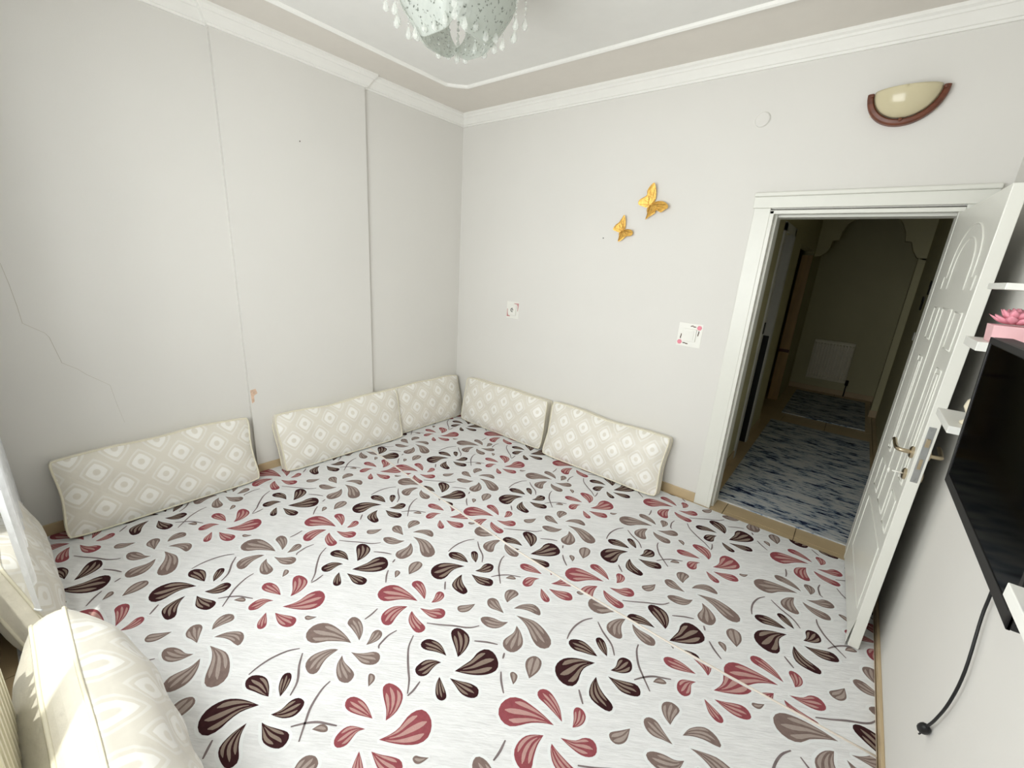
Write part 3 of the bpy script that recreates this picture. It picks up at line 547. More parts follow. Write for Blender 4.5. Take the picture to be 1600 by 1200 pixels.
def bf_poly(w, h):
    hp = [(0,0),(0.15,0.35),(0.5,0.55),(0.55,0.15),(0.35,-0.05),(0.45,-0.35),(0.2,-0.5),(0.05,-0.25)]
    return [(a*w, b*h) for a, b in hp]+[(-a*w, b*h) for a, b in hp[:0:-1]]
for (y, z, hl_) in ((2.43,1.88,'uppermost of the black butterflies on the hall side wall'),(2.62,1.685,'middle one of the black butterflies on the hall side wall'),(2.88,1.525,'lowest of the black butterflies on the hall side wall')):
    o = MB().prism(bf_poly(0.16,0.13), lambda a, b, d: (d, a, b), -0.008, 0.0).build('wall_butterfly', M['black'], loc=(HR, y, z))
    tag(o, hl_, 'wall decoration', 'black butterflies in the hall')
tag(MB().box((HR-0.008,2.63,1.17),(HR,2.71,1.25)).build('light_switch', M['whitepl'], bevel=0.002), 'pale switch on the hall wall below black butterflies', 'switch')

# ------------------------------------------------------------------ carpets
VA = Vector((0.84207, -0.03675)); VB = Vector((0.01903, 1.05758))
CX0, CX1, CYB, CYF = 0.03, 3.697, -0.052, -3.33
SEAM = [(0.0,-1.225),(0.46,-1.262),(1.0,-1.325),(1.49,-1.366),(2.0,-1.41),(2.5,-1.428),(3.0,-1.428),(3.64,-1.395),(3.8,-1.388)]
def seam(x):
    for (a, b), (c, d) in zip(SEAM, SEAM[1:]):
        if x <= c: return b+(d-b)*(x-a)/(c-a), (d-b)/(c-a)
    return SEAM[-1][1], 0.0
ZT = 0.012

def clip(poly, nx, ny, c):
    out = []
    for i in range(len(poly)):
        p, q = poly[i], poly[(i+1) % len(poly)]
        dp = nx*p[0]+ny*p[1]-c; dq = nx*q[0]+ny*q[1]-c
        if dp >= 0: out.append(p)
        if (dp >= 0) != (dq >= 0):
            t = dp/(dp-dq); out.append((p[0]+(q[0]-p[0])*t, p[1]+(q[1]-p[1])*t))
    return out

class Carpet:
    def __init__(s, far): s.far = far
    def cut(s, poly):
        if s.far: lims = [(0,-1,-CYB)]
        else: lims = [(0,1,CYF)]
        lims += [(1,0,CX0),(-1,0,-CX1)]
        cx = sum(p[0] for p in poly)/len(poly); y, k = seam(cx); g = 0.004 if s.far else 0.012
        # half plane of the seam's local tangent
        if s.far: lims.append((-k, 1, y-k*cx+g))
        else: lims.append((k, -1, -(y-k*cx)+g))
        for l in lims:
            poly = clip(poly, *l)
            if len(poly) < 3: return None
        return poly

def halves(pts):
    cv = catmull([tuple(p) for p in pts]+[tuple(pts[0])], 4)
    t = Vector(cv[0]); far = max(range(len(cv)), key=lambda i: (Vector(cv[i])-t).length)
    def res(c, n):
        L = [0]
        for a, b in zip(c, c[1:]): L.append(L[-1]+(Vector(b)-Vector(a)).length)
        out = []
        for k in range(n+1):
            d = L[-1]*k/n; i = 0
            while i < len(L)-2 and L[i+1] < d: i += 1
            f = (d-L[i])/max(1e-9, L[i+1]-L[i]); out.append(Vector(c[i]).lerp(Vector(c[i+1]), f))
        return out
    return res(cv[:far+1], 12), res(cv[far:][::-1], 12), far

def offset(L, R, d):
    def off(c, sgn):
        o = []
        for i in range(len(c)):
            t = (c[min(i+1,len(c)-1)]-c[max(i-1,0)]).normalized(); o.append(c[i]+Vector((-t.y, t.x))*d*sgn)
        return o
    mid = (L[6]-R[6]); t = (L[7]-L[5]).normalized(); sg = 1 if Vector((-t.y, t.x)).dot(mid) > 0 else -1
    l, r = off(L, sg), off(R, -sg)
    ax = (L[-1]-L[0]).normalized()
    l = [L[0]-ax*d*0.6]+l+[L[-1]+ax*d]; r = [R[0]-ax*d*0.6]+r+[R[-1]+ax*d]
    return l, r

def motif(mb, cp, pts, sh, stripes=3, halo=0.011):
    L, R, _ = halves(pts); L = [p+sh for p in L]; R = [p+sh for p in R]
    def strip(l, r, z, mi):
        for i in range(len(l)-1):
            q = [tuple(l[i]), tuple(l[i+1]), tuple(r[i+1]), tuple(r[i])]
            q = cp.cut(q)
            if q: mb.add([(p[0], p[1], z) for p in q], [tuple(range(len(q)))], mi)
    if halo:
        l, r = offset(L, R, halo); strip(l, r, ZT+0.0006, 0)
    strip(L, R, ZT+0.0014, 1)
    if stripes:
        sets = {3: ((0.09,0.27,0.10,0.66),(0.40,0.59,0.16,0.80),(0.72,0.91,0.10,0.70)), 2: ((0.16,0.44,0.15,0.8),(0.56,0.86,0.15,0.84)), 1: ((0.3,0.7,0.2,0.8),)}[stripes]
        for v0, v1, u0, u1 in sets:
            l2, r2 = [], []
            for k in range(9):
                u = (u0+(u1-u0)*k/8)*12; i = min(11, int(u)); f = u-i
                a = L[i].lerp(L[i+1], f); b = R[i].lerp(R[i+1], f); c = (v0+v1)/2
                hw = (v1-v0)/2*math.sqrt(max(0, 1-max(0, (k-5.5)/2.55)**2))*min(1.0, 0.45+k/6)
                l2.append(a.lerp(b, c-hw)); r2.append(a.lerp(b, c+hw))
            strip(l2, r2, ZT+0.0021, 2)

COLS = {'d': ('p_dark','p_darkl'), 'r': ('p_rose','p_rosel'), 't': ('p_taupe','p_taupel')}
def make_carpet(far, label, shift):
    t = empty('carpet', ((CX0+CX1)/2, -0.7 if far else -2.4, 0)); tag(t, label, 'carpet')
    off = -t.location
    cp = Carpet(far)
    xs = [CX0+(CX1-CX0)*i/24 for i in range(25)]
    ed = [(x, seam(x)[0]+(0.001 if far else -0.001)) for x in xs]
    ot = [(x, CYB if far else CYF) for x in xs]
    mb = MB(); n = len(xs)
    vs = [(x, y, z) for z in (0.0005, ZT) for row in (ed, ot) for x, y in row]
    fs = []
    for i in range(n-1):
        fs += [(i, i+1, n+i+1, n+i), (2*n+i, 2*n+i+1, 3*n+i+1, 3*n+i), (i, i+1, 2*n+i+1, 2*n+i), (n+i, n+i+1, 3*n+i+1, 3*n+i)]
    fs += [(0, n, 3*n, 2*n), (n-1, 2*n-1, 4*n-1, 3*n-1)]
    mb.add(vs, fs); b = mb.build('pile', M['carpet'], t); b.data.transform(Matrix.Translation(off))
    def put(mb, name, mats):
        if not mb.f: return
        o = mb.build(name, mats, t); o.data.transform(Matrix.Translation(off))
    for m in range(-4, 5):
        for nn in range(-3, 4):
            sh = VA*m+VB*nn+shift
            for k, ps in PETALS.items():
                mb = MB()
                for p in ps: motif(mb, cp, p, sh)
                put(mb, 'flower_motif', [M['halo'], M[COLS[k[1]][0]], M[COLS[k[1]][1]]])
            for i, p in enumerate(LEAVES):
                mb = MB(); motif(mb, cp, p, sh, 2 if i in (3, 5) else 1, 0.007)
                put(mb, 'leaf_motif', [M['halo'], M['p_taupe'], M['p_taupel']])
            for ip, p in enumerate(STEMS):
                if ip == 13: continue          # same curve as another stem of the repeat
                mb = MB()
                c = catmull([tuple(q) for q in p], 4); l, r = [], []
                for i in range(len(c)):
                    a = Vector(c[min(i+1,len(c)-1)])-Vector(c[max(i-1,0)]); a.normalize(); w = 0.0044*(0.55+0.45*math.sin(math.pi*i/(len(c)-1)))
                    nn_ = Vector((-a.y, a.x))*w; l.append(Vector(c[i])+sh+nn_); r.append(Vector(c[i])+sh-nn_)
                for i in range(len(l)-1):
                    q = cp.cut([tuple(l[i]), tuple(l[i+1]), tuple(r[i+1]), tuple(r[i])])
                    if q: mb.add([(v[0], v[1], ZT+0.0010) for v in q], [tuple(range(len(q)))])
                put(mb, 'stem_motif', [M['p_stem']])
    if not far:
        bd = MB().tube([(x, y+0.001, ZT) for x, y in ed], 0.0045, 6); o = bd.build('bound_edge', M['binding'], t, smooth=True); o.data.transform(Matrix.Translation(off))
    for x in ((CX1,) if True else ()):
        y0, y1 = (seam(CX1)[0], CYB) if far else (CYF, seam(CX1)[0])
        bd = MB().tube([(x, y0, ZT*0.6), (x, y1, ZT*0.6)], 0.005, 6); o = bd.build('side_binding', M['binding'], t, smooth=True); o.data.transform(Matrix.Translation(off))
    return t
make_carpet(False, 'floral carpet piece reaching under the window side cushions', Vector((0, 0)))
make_carpet(True, 'floral carpet piece along the wall with the doorway', Vector((-0.215, 0.815)))

# ------------------------------------------------------------------ cushions
def cushion(label, w, h, loc, rz, lean, seed, ph=0.0, bulge=0.060, gus=0.080, group='cream ogee floor cushions', sag=0.075):
    rnd = random.Random(seed)
    t = empty('floor_cushion', loc, rz); tag(t, label, 'cushion', group)
    NU, NV = 36, 18; a1, a2, a3 = rnd.uniform(0,6), rnd.uniform(0,6), rnd.uniform(0,6)
    def rim(u, v):
        x = w/2*u*(1-0.018*(1-v*v)); z = h/2*v*(1-sag*(1-u*u)*(1.0 if v > 0 else 0.35))
        k = (abs(u)*abs(v))**7; x *= 1-0.030*k; z *= 1-0.060*k
        z += (0.010*math.sin(2.3*u+a1)+0.004*math.sin(7*u+a2))*(v > 0)*abs(v); x += 0.006*math.sin(3*v+a3)*abs(u)*(1 if u > 0 else -1)
        return x, z
    def th(u, v):
        e = max(0.0, (1-abs(u)**5)*(1-abs(v)**3.2))
        wr = 0.006*math.sin(6*u+a2+2*v)*math.sin(4*v+a3)+0.003*math.sin(15*u+4*v+a1)+0.0022*math.sin(9*v-11*u+a3)
        return gus/2+bulge*e**0.7+wr*e
    mb = MB()
    for s in (-1, 1):
        k = len(mb.v)
        for j in range(NV+1):
            for i in range(NU+1):
                u = -1+2*i/NU; v = -1+2*j/NV; x, z = rim(u, v); mb.v.append((x, s*th(u, v), z))
        for j in range(NV):
            for i in range(NU):
                q = k+j*(NU+1)+i; mb.f.append((q, q+1, q+NU+2, q+NU+1)); mb.m.append(0 if s < 0 else 1)
    per = [(-1+2*i/NU, -1) for i in range(NU)]+[(1, -1+2*j/NV) for j in range(NV)]+[(1-2*i/NU, 1) for i in range(NU)]+[(-1, 1-2*j/NV) for j in range(NV)]
    rings = []
    for f in (-1, -0.5, 0, 0.5, 1):
        ex = 1+0.012*(1-f*f); r = []
        for u, v in per:
            x, z = rim(u, v); r.append((x*(1+0.010*(1-f*f)), f*gus/2, z*(1+0.03*(1-f*f)))) 
        rings.append(r)
    for ra, rb in zip(rings, rings[1:]):
        n = len(per); mb.add(ra+rb, [(i, (i+1) % n, n+(i+1) % n, n+i) for i in range(n)], 1)
    R = Matrix.Rotation(-lean, 4, 'X'); zb = h/2
    TM = Matrix.Translation((0, 0, 0.013)) @ R @ Matrix.Translation((0, 0, zb))
    def fin(o):
        o.parent = t; o.matrix_parent_inverse = Matrix.Identity(4); o.location = TM.to_translation(); o.rotation_euler = (-lean, 0, 0)
    o = mb.build('cover', [M['cushion'], M['gusset']], None, smooth=True); fin(o)
    if ph:
        o.data.transform(Matrix.Translation((ph, 0, 0))); o.location.x -= ph
    for s in (-1, 1):
        p = MB().tube([(rim(u, v)[0]*1.003, s*gus/2, rim(u, v)[1]*1.006) for u, v in per], 0.0055, 6, True).build('piping', M['piping'], None, smooth=True); fin(p)
    return t
# local -y is the front of a cushion; along the cracked wall the front faces +x
cushion('cream floor cushion leaning under the cracked part of wall', 0.98, 0.475, (0.135,-2.605,0), math.radians(90), math.radians(13), 1, 0.03)
cushion('cream floor cushion leaning on the shallow pilaster', 1.06, 0.46, (0.180,-1.415,0), math.radians(88), math.radians(15), 2, 0.05)
cushion('cream floor cushion in the wall corner beside the pilaster', 0.88, 0.455, (0.125,-0.485,0), math.radians(90), math.radians(13), 3, 0.0)
cushion('cream floor cushion against the wall below the socket plate', 1.06, 0.47, (0.77,-0.118,0), math.radians(-1), math.radians(9), 4, 0.04)
cushion('cream floor cushion nearest the doorway below the light switch', 1.05, 0.485, (1.88,-0.175,0), math.radians(0), math.radians(14), 5, 0.06)
cushion('cream floor cushion partly behind the tulle curtain', 0.95, 0.475, (0.60,-3.235,0), math.radians(180), math.radians(13), 6, 0.02)
cushion('cream floor cushion leaning on the radiator below the window', 1.02, 0.475, (1.95,-3.105,0), math.radians(180), math.radians(14), 8, 0.05, bulge=0.105)

# curtain
cu = MB(); NX, NZ = 60, 40; x0, x1, z0, z1 = 0.06, 1.12, 0.27, 2.62
for j in range(NZ+1):
    for i in range(NX+1):
        f = i/NX; g = j/NZ; x = x0+(x1-x0)*f
        y = -3.265+0.022*math.sin(f*38)*(0.6+0.4*g)+0.035*(1-g)**2*0.8
        cu.v.append((x, y, z0+(z1-z0)*g+0.015*math.sin(f*19)*(1-g)**6))
for j in range(NZ):
    for i in range(NX): q = j*(NX+1)+i; cu.f.append((q, q+1, q+NX+2, q+NX+1)); cu.m.append(0)
ct = empty('curtain', (0,0,0)); tag(ct, 'white patterned tulle curtain hanging beside the near cushions', 'curtain')
cu.build('cloth', M['curtain'], ct, smooth=True)
hm = MB().tube([cu.v[i] for i in range(NX+1)], 0.004, 5); hm.build('hem', M['curtain'], ct, smooth=True)
MB().tube([(0.2,-3.29,2.66),(3.5,-3.29,2.66)], 0.012, 8).build('rail', M['whitepl'], ct)

# ------------------------------------------------------------------ things on the back wall
def butterfly(label, LW_, RW_, cx, cz):
    t = empty('wall_butterfly', (cx, 0, cz)); tag(t, label, 'wall decoration')
    pl, pr_ = LW_, RW_
    def wing(poly, hinge):
        cv = catmull(poly, 3, True); c = (sum(p[0] for p in cv)/len(cv), sum(p[1] for p in cv)/len(cv)); hx, hz = hinge
        mb = MB(); n = len(cv); out = []
        for s in (1.0, 0.55, 0.02):
            for (a, b) in cv:
                x, z = c[0]+(a-c[0])*s, c[1]+(b-c[1])*s
                d = math.hypot(x-hx, z-hz); y = -0.006-0.26*d-(0.004 if s < 0.6 else 0)
                out.append((x-cx, y, z-cz))
        back = [(p[0], p[1]+0.0018, p[2]) for p in out[:n]]
        fs = [(r*n+i, r*n+(i+1) % n, (r+1)*n+(i+1) % n, (r+1)*n+i) for r in range(2) for i in range(n)]+[tuple(2*n+i for i in range(n))]
        fs += [(i, (i+1) % n, 3*n+(i+1) % n, 3*n+i) for i in range(n)]+[tuple(3*n+i for i in range(n))]
        mb.add(out+back, fs)
        w = mb.build('wing', M['brass'], t)
        v = MB()
        for i in range(1, n, 4):
            a, b = cv[i]; pts = []
            for f in (0.15, 0.5, 0.88):
                x, z = hx+(a-hx)*f, hz+(b-hz)*f; pts.append((x-cx, -0.0085-0.26*math.hypot(x-hx, z-hz)-(0.003 if f < 0.8 else 0), z-cz))
            v.tube(pts, 0.0011, 5)
        v.build('wing_vein', M['vein'], w)
    h = ((pl[0][0]+pl[-1][0])/2, (pl[0][1]+pl[-1][1])/2)
    wing(pl, h); wing(pr_, h)
    a, b = pl[0], pl[-1]
    MB().tube([(a[0]-cx,-0.007,a[1]-cz+0.004),(h[0]-cx,-0.009,h[1]-cz),(b[0]-cx-0.002,-0.007,b[1]-cz-0.003)], [0.0025,0.005,0.002], 8).build('body', M['brass'], t, smooth=True)
butterfly('larger gold metal butterfly, the upper one on the wall',
 [(1.983,2.147),(1.991,2.197),(1.976,2.263),(1.948,2.25),(1.924,2.217),(1.922,2.187),(1.875,2.159),(1.87,2.128),(1.902,2.115),(1.937,2.107)],
 [(1.939,2.107),(1.984,2.143),(2.049,2.143),(2.089,2.119),(2.095,2.097),(2.072,2.085),(2.047,2.069),(2.022,2.082),(2.006,2.091),(2.001,2.065),(1.966,2.044),(1.941,2.022),(1.944,2.062),(1.936,2.084)], 1.96, 2.127)
butterfly('smaller gold metal butterfly, the lower one on the wall',
 [(1.783,1.962),(1.784,2.023),(1.773,2.057),(1.753,2.033),(1.731,2.005),(1.707,1.987),(1.69,1.955),(1.714,1.943),(1.744,1.936)],
 [(1.741,1.936),(1.785,1.957),(1.837,1.953),(1.858,1.931),(1.844,1.91),(1.803,1.905),(1.775,1.881),(1.746,1.867),(1.743,1.904)], 1.762, 1.949)
for lab, p in (('tiny dark nail left of the gold butterflies', (1.606,0,1.892)), ):
    tag(MB().lathe([(0.0001,-0.008),(0.0035,-0.007),(0.004,-0.004),(0.002,0.0)], p, 10, 'y').build('nail', M['black']), lab, 'nail')
tag(MB().lathe([(0.0001,0.008),(0.0035,0.007),(0.004,0.004),(0.002,0.0)], (PT,-1.588,2.372), 10, 'x').build('nail', M['black']), 'tiny dark nail high on the shallow pilaster', 'nail')
# blank round cover
bc = empty('junction_cover', (2.577,0,2.588)); tag(bc, 'round white blank cover on the wall near the lamp', 'junction cover')
MB().lathe([(0.0001,-0.012),(0.034,-0.012),(0.040,-0.009),(0.042,0.0)], n=32, axis='y').build('cap', M['wall'], bc, smooth=False)
MB().lathe([(0.042,-0.003),(0.044,-0.003),(0.044,0.0)], n=32, axis='y').build('rim', M['whitepl'], bc)

# socket plate with printed surround
def disc(mb, cx, cz, r, y, n=12, sx=1, sz=1, rot=0.0):
    pts = []
    for i in range(n):
        a = 2*math.pi*i/n; px, pz = r*sx*math.cos(a), r*sz*math.sin(a)
        pts.append((cx+px*math.cos(rot)-pz*math.sin(rot), y, cz+px*math.sin(rot)+pz*math.cos(rot)))
    mb.add(pts, [tuple(range(n))])
s = empty('wall_socket', (0.742,0,1.229)); tag(s, 'small square wall socket with a red cornered sticker surround', 'socket')
MB().box((-0.074,-0.002,-0.078),(0.074,0,0.078)).build('sticker_surround', M['whitepl'], s, bevel=0.001)
q = MB().box((-0.042,-0.012,-0.048),(0.042,-0.002,0.048)); q.build('cover_plate', M['whitepl'], s, bevel=0.003)
q = MB(); q.tube([(0.014*math.cos(w),-0.0128,0.016*math.sin(w)) for w in [math.radians(60+20*i) for i in range(13)]], 0.0032, 6); q.sphere((0.006,-0.012,0.002), 0.006, 6, sc=(1,0.4,1)); q.build('socket_opening', M['black'], s)
q = MB(); q.prism([(0.070,0.066),(0.012,0.064),(0.012,0.060),(0.046,0.055),(0.056,0.040),(0.056,-0.005),(0.061,-0.008),(0.066,0.03)], lambda a, b, d: (a, d, b), -0.0028, -0.002)
q.prism([(-0.070,-0.066),(-0.030,-0.064),(-0.030,-0.058),(-0.054,-0.052),(-0.060,-0.03),(-0.062,0.008),(-0.067,0.008),(-0.069,-0.03)], lambda a, b, d: (a, d, b), -0.0028, -0.002); q.build('corner_print', M['rosemark'], s)
# light switch
s = empty('light_switch', (2.382,0,1.244)); tag(s, 'light switch in a square sticker with pink roses', 'switch')
MB().box((-0.083,-0.002,-0.084),(0.083,0,0.084)).build('sticker_surround', M['whitepl'], s, bevel=0.001)
MB().box((-0.045,-0.011,-0.045),(0.045,-0.002,0.045)).build('cover_plate', M['whitepl'], s, bevel=0.003)
MB().add([(-0.030,-0.0135,-0.032),(0.030,-0.0135,-0.032),(0.030,-0.0165,0.032),(-0.030,-0.0165,0.032),(-0.030,-0.010,-0.032),(0.030,-0.010,-0.032),(0.030,-0.010,0.032),(-0.030,-0.010,0.032)], [(0,1,2,3),(0,4,5,1),(1,5,6,2),(2,6,7,3),(3,7,4,0)]).build('rocker', M['whitepl'], s)
q = MB()
for cx, cz in ((0.060,0.058),(-0.062,-0.056)):
    disc(q, cx, cz, 0.0155, -0.0024, 14)
    for i in range(6):
        a = i*math.pi/3; disc(q, cx+0.009*math.cos(a), cz+0.009*math.sin(a), 0.008, -0.0027-0.0001*i, 8)
q.build('rose_print', M['pinkrose'], s)
q = MB()
for cx, cz, rot in ((0.026,0.062,0.0),(0.008,0.066,0.3),(0.060,0.026,1.57),(0.058,0.010,1.5),(-0.060,-0.022,1.57),(-0.058,-0.006,1.6),(-0.030,-0.060,0.0),(-0.012,-0.063,-0.1)):
    disc(q, cx, cz, 0.012, -0.0026, 10, 1.0, 0.30, rot)
q.build('leaf_print', M['brownleaf'], s)

# wall lamp
s = empty('wall_lamp', (3.228,0,2.630)); tag(s, 'half moon wall lamp with frosted glass and mahogany rim', 'lamp')
RO, RI = 0.160, 0.132
q = MB(); n = 36; vs = []
for i in range(n+1):
    w = math.pi+math.pi*i/n; c, d = math.cos(w), math.sin(w)
    for r, y in ((RO,0.0),(RO,-0.032),(RO-0.006,-0.040),(RI+0.006,-0.044),(RI,-0.038),(RI,0.0)): vs.append((r*c, y, r*d))
k = 6; fs = [(i*k+j, i*k+(j+1) % k, (i+1)*k+(j+1) % k, (i+1)*k+j) for i in range(n) for j in range(k)]+[tuple(range(k)), tuple(n*k+j for j in range(k))]
q.add(vs, fs).build('rim', M['wood'], s, bevel=0.002)
q = MB(); vs = []; n = 28; m_ = 10
for j in range(m_+1):
    ph = math.pi/2*j/m_; rr = (RI-0.002)*math.cos(ph); yy = -0.038-0.075*math.sin(ph)
    for i in range(n+1):
        w = math.pi+math.pi*i/n; vs.append((max(rr,0.0005)*math.cos(w), yy, max(rr,0.0005)*math.sin(w)))
fs = [(j*(n+1)+i, j*(n+1)+i+1, (j+1)*(n+1)+i+1, (j+1)*(n+1)+i) for j in range(m_) for i in range(n)]
g = q.add(vs, fs).build('glass_bowl', M['sconceglass'], s, smooth=True)
sm = g.modifiers.new('thick', 'SOLIDIFY'); sm.thickness = 0.003
MB().box((-RI,-0.006,-0.10),(RI,0,0.0)).build('back_plate', M['cream'], s)
MB().sphere((0,-0.045,-0.035), 0.024, 10, sc=(1,1,1.3)).build('bulb', M['whitepl'], s, smooth=True)
for w in (180, 270, 360):
    a = math.radians(w); c, d = math.cos(a), math.sin(a); dz = 0.012 if w != 270 else 0; q = MB()
    q.sphere((0.140*c*(1 if w == 270 else 0.99), -0.046, 0.138*d-dz), 0.009, 8); q.build('clip', M['wood'], s, smooth=True)

# ------------------------------------------------------------------ television wall
tv = empty('television', (3.594,-1.81,1.125)); tag(tv, 'black flat television mounted on the white wall', 'television')
th_ = math.radians(2.2); q = MB(); TVW, TVH = 0.73, 0.43
def tvt(mb): 
    for i, (x, y, z) in enumerate(mb.v): mb.v[i] = (x*math.cos(th_)-z*math.sin(th_), y, x*math.sin(th_)+z*math.cos(th_))
    return mb
tvt(MB().box((0.004,-TVW/2,0.0),(0.045,TVW/2,TVH))).build('case', M['black'], tv, bevel=0.004)
tvt(MB().box((0.002,-TVW/2+0.018,0.030),(0.004,TVW/2-0.018,TVH-0.018))).build('screen', M['screen'], tv)
b = MB(); b.box((0.0,-TVW/2,0.0),(0.006,TVW/2,0.028)); b.box((0.0,-TVW/2,TVH-0.016),(0.006,TVW/2,TVH)); b.box((0.0,-TVW/2,0.0),(0.006,-TVW/2+0.016,TVH)); b.box((0.0,TVW/2-0.016,0.0),(0.006,TVW/2,TVH))
tvt(b).build('bezel', M['black'], tv, bevel=0.0015)
MB().box((0.03,-0.12,0.10),(0.121,0.12,0.32)).build('wall_mount', M['black'], tv)
cord = catmull([(3.675,-1.70,1.14),(3.700,-1.68,1.00),(3.703,-1.682,0.931),(3.703,-1.69,0.868),(3.702,-1.737,0.73),(3.701,-1.735,0.62),(3.701,-1.70,0.52),(3.700,-1.672,0.465)], 5)
o = MB().tube([(x-3.594, y+1.81, z-1.125) for x, y, z in cord], 0.0036, 8).build('power_cord', M['black'], tv, smooth=True)
e = Vector(cord[-1]); d = (Vector(cord[-1])-Vector(cord[-4])).normalized(); q = MB()
c0 = e-Vector((3.594,-1.81,1.125))
q.tube([c0, c0+d*0.012, c0+d*0.03, c0+d*0.042], [0.006,0.013,0.014,0.010], 10)
sd = d.cross(Vector((1,0,0))).normalized()
for sg in (-1, 1): q.tube([c0+d*0.042+sd*0.007*sg, c0+d*0.060+sd*0.007*sg], 0.0024, 6)
q.build('plug', M['black'], o, smooth=True)

def wall_shelf(label, x0, y0, y1, z0, z1):
    t = empty('wall_shelf', (W, (y0+y1)/2, z0)); tag(t, label, 'shelf')
    MB().box((x0-W,(y0-y1)/2,0),(0,(y1-y0)/2,z1-z0)).build('board', M['shelf'], t, bevel=0.0015)
    MB().box((-0.006,(y0-y1)/2+0.03,-0.02),(0,(y1-y0)/2-0.03,0)).build('mounting_strip', M['steel'], t)
    return t
wall_shelf('small white wall shelf holding the pink potted succulent', 3.575, -1.335, -1.135, 1.503, 1.530)
wall_shelf('small white wall shelf holding the cream figurine', 3.575, -1.365, -1.105, 1.248, 1.272)
wall_shelf('topmost small white wall shelf with nothing on it', 3.580, -1.385, -1.16, 1.682, 1.700)
wall_shelf('larger white wall shelf beside the near end of television', 3.572, -2.80, -2.185, 1.190, 1.215)

pp = empty('potted_succulent', (3.645,-1.262,1.5305)); tag(pp, 'pink artificial succulent in a square pink pot', 'plant')
ps = MB(); hw, hb = 0.046, 0.042; H = 0.050
vs = [(-hb,-hb,0),(hb,-hb,0),(hb,hb,0),(-hb,hb,0),(-hw,-hw,H),(hw,-hw,H),(hw,hw,H),(-hw,hw,H),(-hw+.006,-hw+.006,H),(hw-.006,-hw+.006,H),(hw-.006,hw-.006,H),(-hw+.006,hw-.006,H),(-hw+.008,-hw+.008,H-0.012),(hw-.008,-hw+.008,H-0.012),(hw-.008,hw-.008,H-0.012),(-hw+.008,hw-.008,H-0.012)]
ps.add(vs, [(0,3,2,1),(0,1,5,4),(1,2,6,5),(2,3,7,6),(3,0,4,7),(4,5,9,8),(5,6,10,9),(6,7,11,10),(7,4,8,11),(8,9,13,12),(9,10,14,13),(10,11,15,14),(11,8,12,15),(12,13,14,15)])
ps.build('pot', M['pinkpot'], pp)
def leafmesh(L, wd, th):
    mb = MB(); n = 8; vs = []
    for i in range(n+1):
        f = i/n; w = wd*math.sin(math.pi*min(1, f*0.92+0.06))**0.8*(1.15 if f > 0.4 else 0.9); w = max(w, 0.0008)
        z = 0.25*L*f*f
        vs += [(-w, L*f, z+0.2*w), (0, L*f, z-th*math.sin(math.pi*f)), (w, L*f, z+0.2*w), (0, L*f, z+th*0.6*math.sin(math.pi*f))]
    fs = [(i*4+j, i*4+(j+1) % 4, i*4+4+(j+1) % 4, i*4+4+j) for i in range(n) for j in range(4)]
    return mb.add(vs, fs+[(0,1,2,3),(n*4,n*4+1,n*4+2,n*4+3)]).mesh('leaf', M['pinkleaf'], True)
for ring, (cnt, el, L, wd) in enumerate(((9,10,0.060,0.014),(8,32,0.052,0.013),(6,56,0.040,0.011),(4,76,0.028,0.008))):
    lm = leafmesh(L, wd, 0.006)
    for i in range(cnt):
        o = inst(lm, 'leaf', pp, (0,0,H+0.004+0.004*ring)); o.rotation_euler = (math.radians(el), 0, 2*math.pi*(i+0.5*(ring % 2))/cnt)
fg = empty('figurine', (3.635,-1.30,1.2725)); tag(fg, 'small cream ornament with gold trim on wall shelf', 'ornament')
MB().lathe([(0.0001,0),(0.030,0),(0.032,0.006),(0.020,0.016),(0.024,0.034),(0.034,0.055),(0.030,0.075),(0.014,0.092),(0.010,0.102),(0.015,0.112),(0.0001,0.118)], n=20).build('body', M['cream'], fg, smooth=True)
MB().tube([(0,0.03,0.06),(0,0.05,0.075),(0,0.046,0.095),(0,0.02,0.092)], 0.004, 8).build('handle', M['cream'], fg, smooth=True)
MB().sphere((0,0,0.124), 0.009, 8).build('gold_finial', M['brass'], fg, smooth=True)
pc = empty('purple_ornament', (3.600,-2.262,1.2155)); tag(pc, 'small rounded purple ornament on the shelf beside the television', 'ornament')
MB().lathe([(0.0001,0),(0.014,0),(0.018,0.010),(0.020,0.020),(0.016,0.032),(0.008,0.038),(0.0001,0.040)], n=20).build('body', M['purple'], pc, smooth=True)
MB().lathe([(0.0001,-0.001),(0.017,-0.001),(0.017,0.004),(0.013,0.005)], n=20).build('foot', M['purple'], pc)

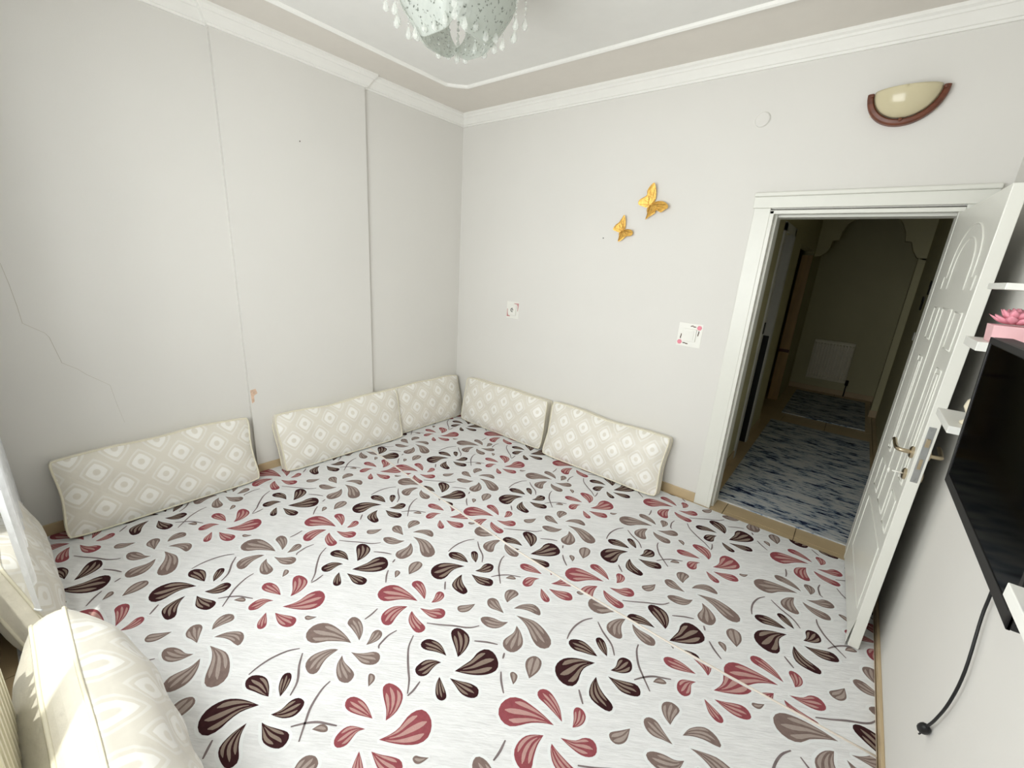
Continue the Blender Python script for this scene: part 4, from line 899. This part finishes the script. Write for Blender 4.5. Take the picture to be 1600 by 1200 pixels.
# ------------------------------------------------------------------ chandelier
ch = empty('chandelier', (1.70,-1.70,HT)); tag(ch, 'square crystal chandelier with mottled glass panes on the ceiling', 'chandelier')
MB().box((-0.16,-0.16,-0.035),(0.16,0.16,0)).build('ceiling_plate', M['darkmetal'], ch, bevel=0.004)
for sx in (-1, 1):
    for sy in (-1, 1):
        fm = MB()
        fm.add([(sx*0.10,sy*0.10,-0.03),(sx*0.16,sy*0.06,-0.03),(sx*0.215,sy*0.17,-0.16),(sx*0.17,sy*0.215,-0.16),(sx*0.06,sy*0.16,-0.03)], [(0,1,2,3,4)])
        fm.box((sx*0.17-0.045,sy*0.17-0.045,-0.175),(sx*0.17+0.045,sy*0.17+0.045,-0.165))
        fm.build('corner_bracket', M['darkmetal'], ch)
def pane(rz):
    mb = MB(); NX, NZ = 14, 14
    for s_ in (0, 1):
        for j in range(NZ+1):
            g = j/NZ
            for i in range(NX+1):
                f = -1+2*i/NX
                wd = 0.152-0.030*g**2
                x = wd*f; rnd = 0.055*(abs(f)**4)*(g**3)
                z = -0.05-0.365*g+rnd
                y = 0.15+0.085*math.sin(math.pi*min(1, 0.12+g*0.78))-0.05*g*g-0.012*f*f - s_*0.005
                mb.v.append((x, y, z))
    n = (NX+1)*(NZ+1)
    for s_ in (0, 1):
        for j in range(NZ):
            for i in range(NX): q = s_*n+j*(NX+1)+i; mb.f.append((q, q+1, q+NX+2, q+NX+1)); mb.m.append(0)
    per = [i for i in range(NX+1)]+[(j+1)*(NX+1)+NX for j in range(NZ)]+[NZ*(NX+1)+NX-1-i for i in range(NX)]+[(NZ-1-j)*(NX+1) for j in range(NZ-1)]
    for a, b in zip(per, per[1:]+per[:1]): mb.f.append((a, b, n+b, n+a)); mb.m.append(0)
    o = mb.build('glass_pane', M['pane'], ch, smooth=False); o.rotation_euler = (0,0,rz)
for k in range(4): pane(k*math.pi/2)
def strand(x, y, ztop, length):
    mb = MB(); nb = max(3, int(length/0.020))
    for i in range(nb): mb.sphere((0,0,-length*(i+0.5)/nb), 0.0042 if i % 3 else 0.007, 5)
    mb.tube([(0,0,0),(0,0,-length)], 0.0008, 4)
    o = mb.build('bead_strand', M['crystal'], ch, smooth=True, loc=(x, y, ztop))
    MB().lathe([(0.0003,0.0),(0.004,-0.006),(0.011,-0.022),(0.0135,-0.032),(0.011,-0.042),(0.0003,-0.048)], (0,0,-length), 8).build('crystal_drop', M['crystal'], o)
rnd = random.Random(3)
for sx in (-1, 1):
    for sy in (-1, 1):
        for dx, dy, L in ((0,0,0.13),(0.03,-0.03,0.10),(-0.03,0.03,0.105),(-0.035,-0.035,0.15),(0.03,0.03,0.08)):
            strand(sx*(0.175+dx), sy*(0.175+dy), -0.175, L*1.25+rnd.uniform(-0.012,0.012))
for k in range(4):
    for f in (-0.09,-0.03,0.03,0.09):
        c, s_ = math.cos(k*math.pi/2), math.sin(k*math.pi/2); x, y = f, 0.145
        strand(x*c-y*s_, x*s_+y*c, -0.035, 0.325+rnd.uniform(-0.02,0.02))
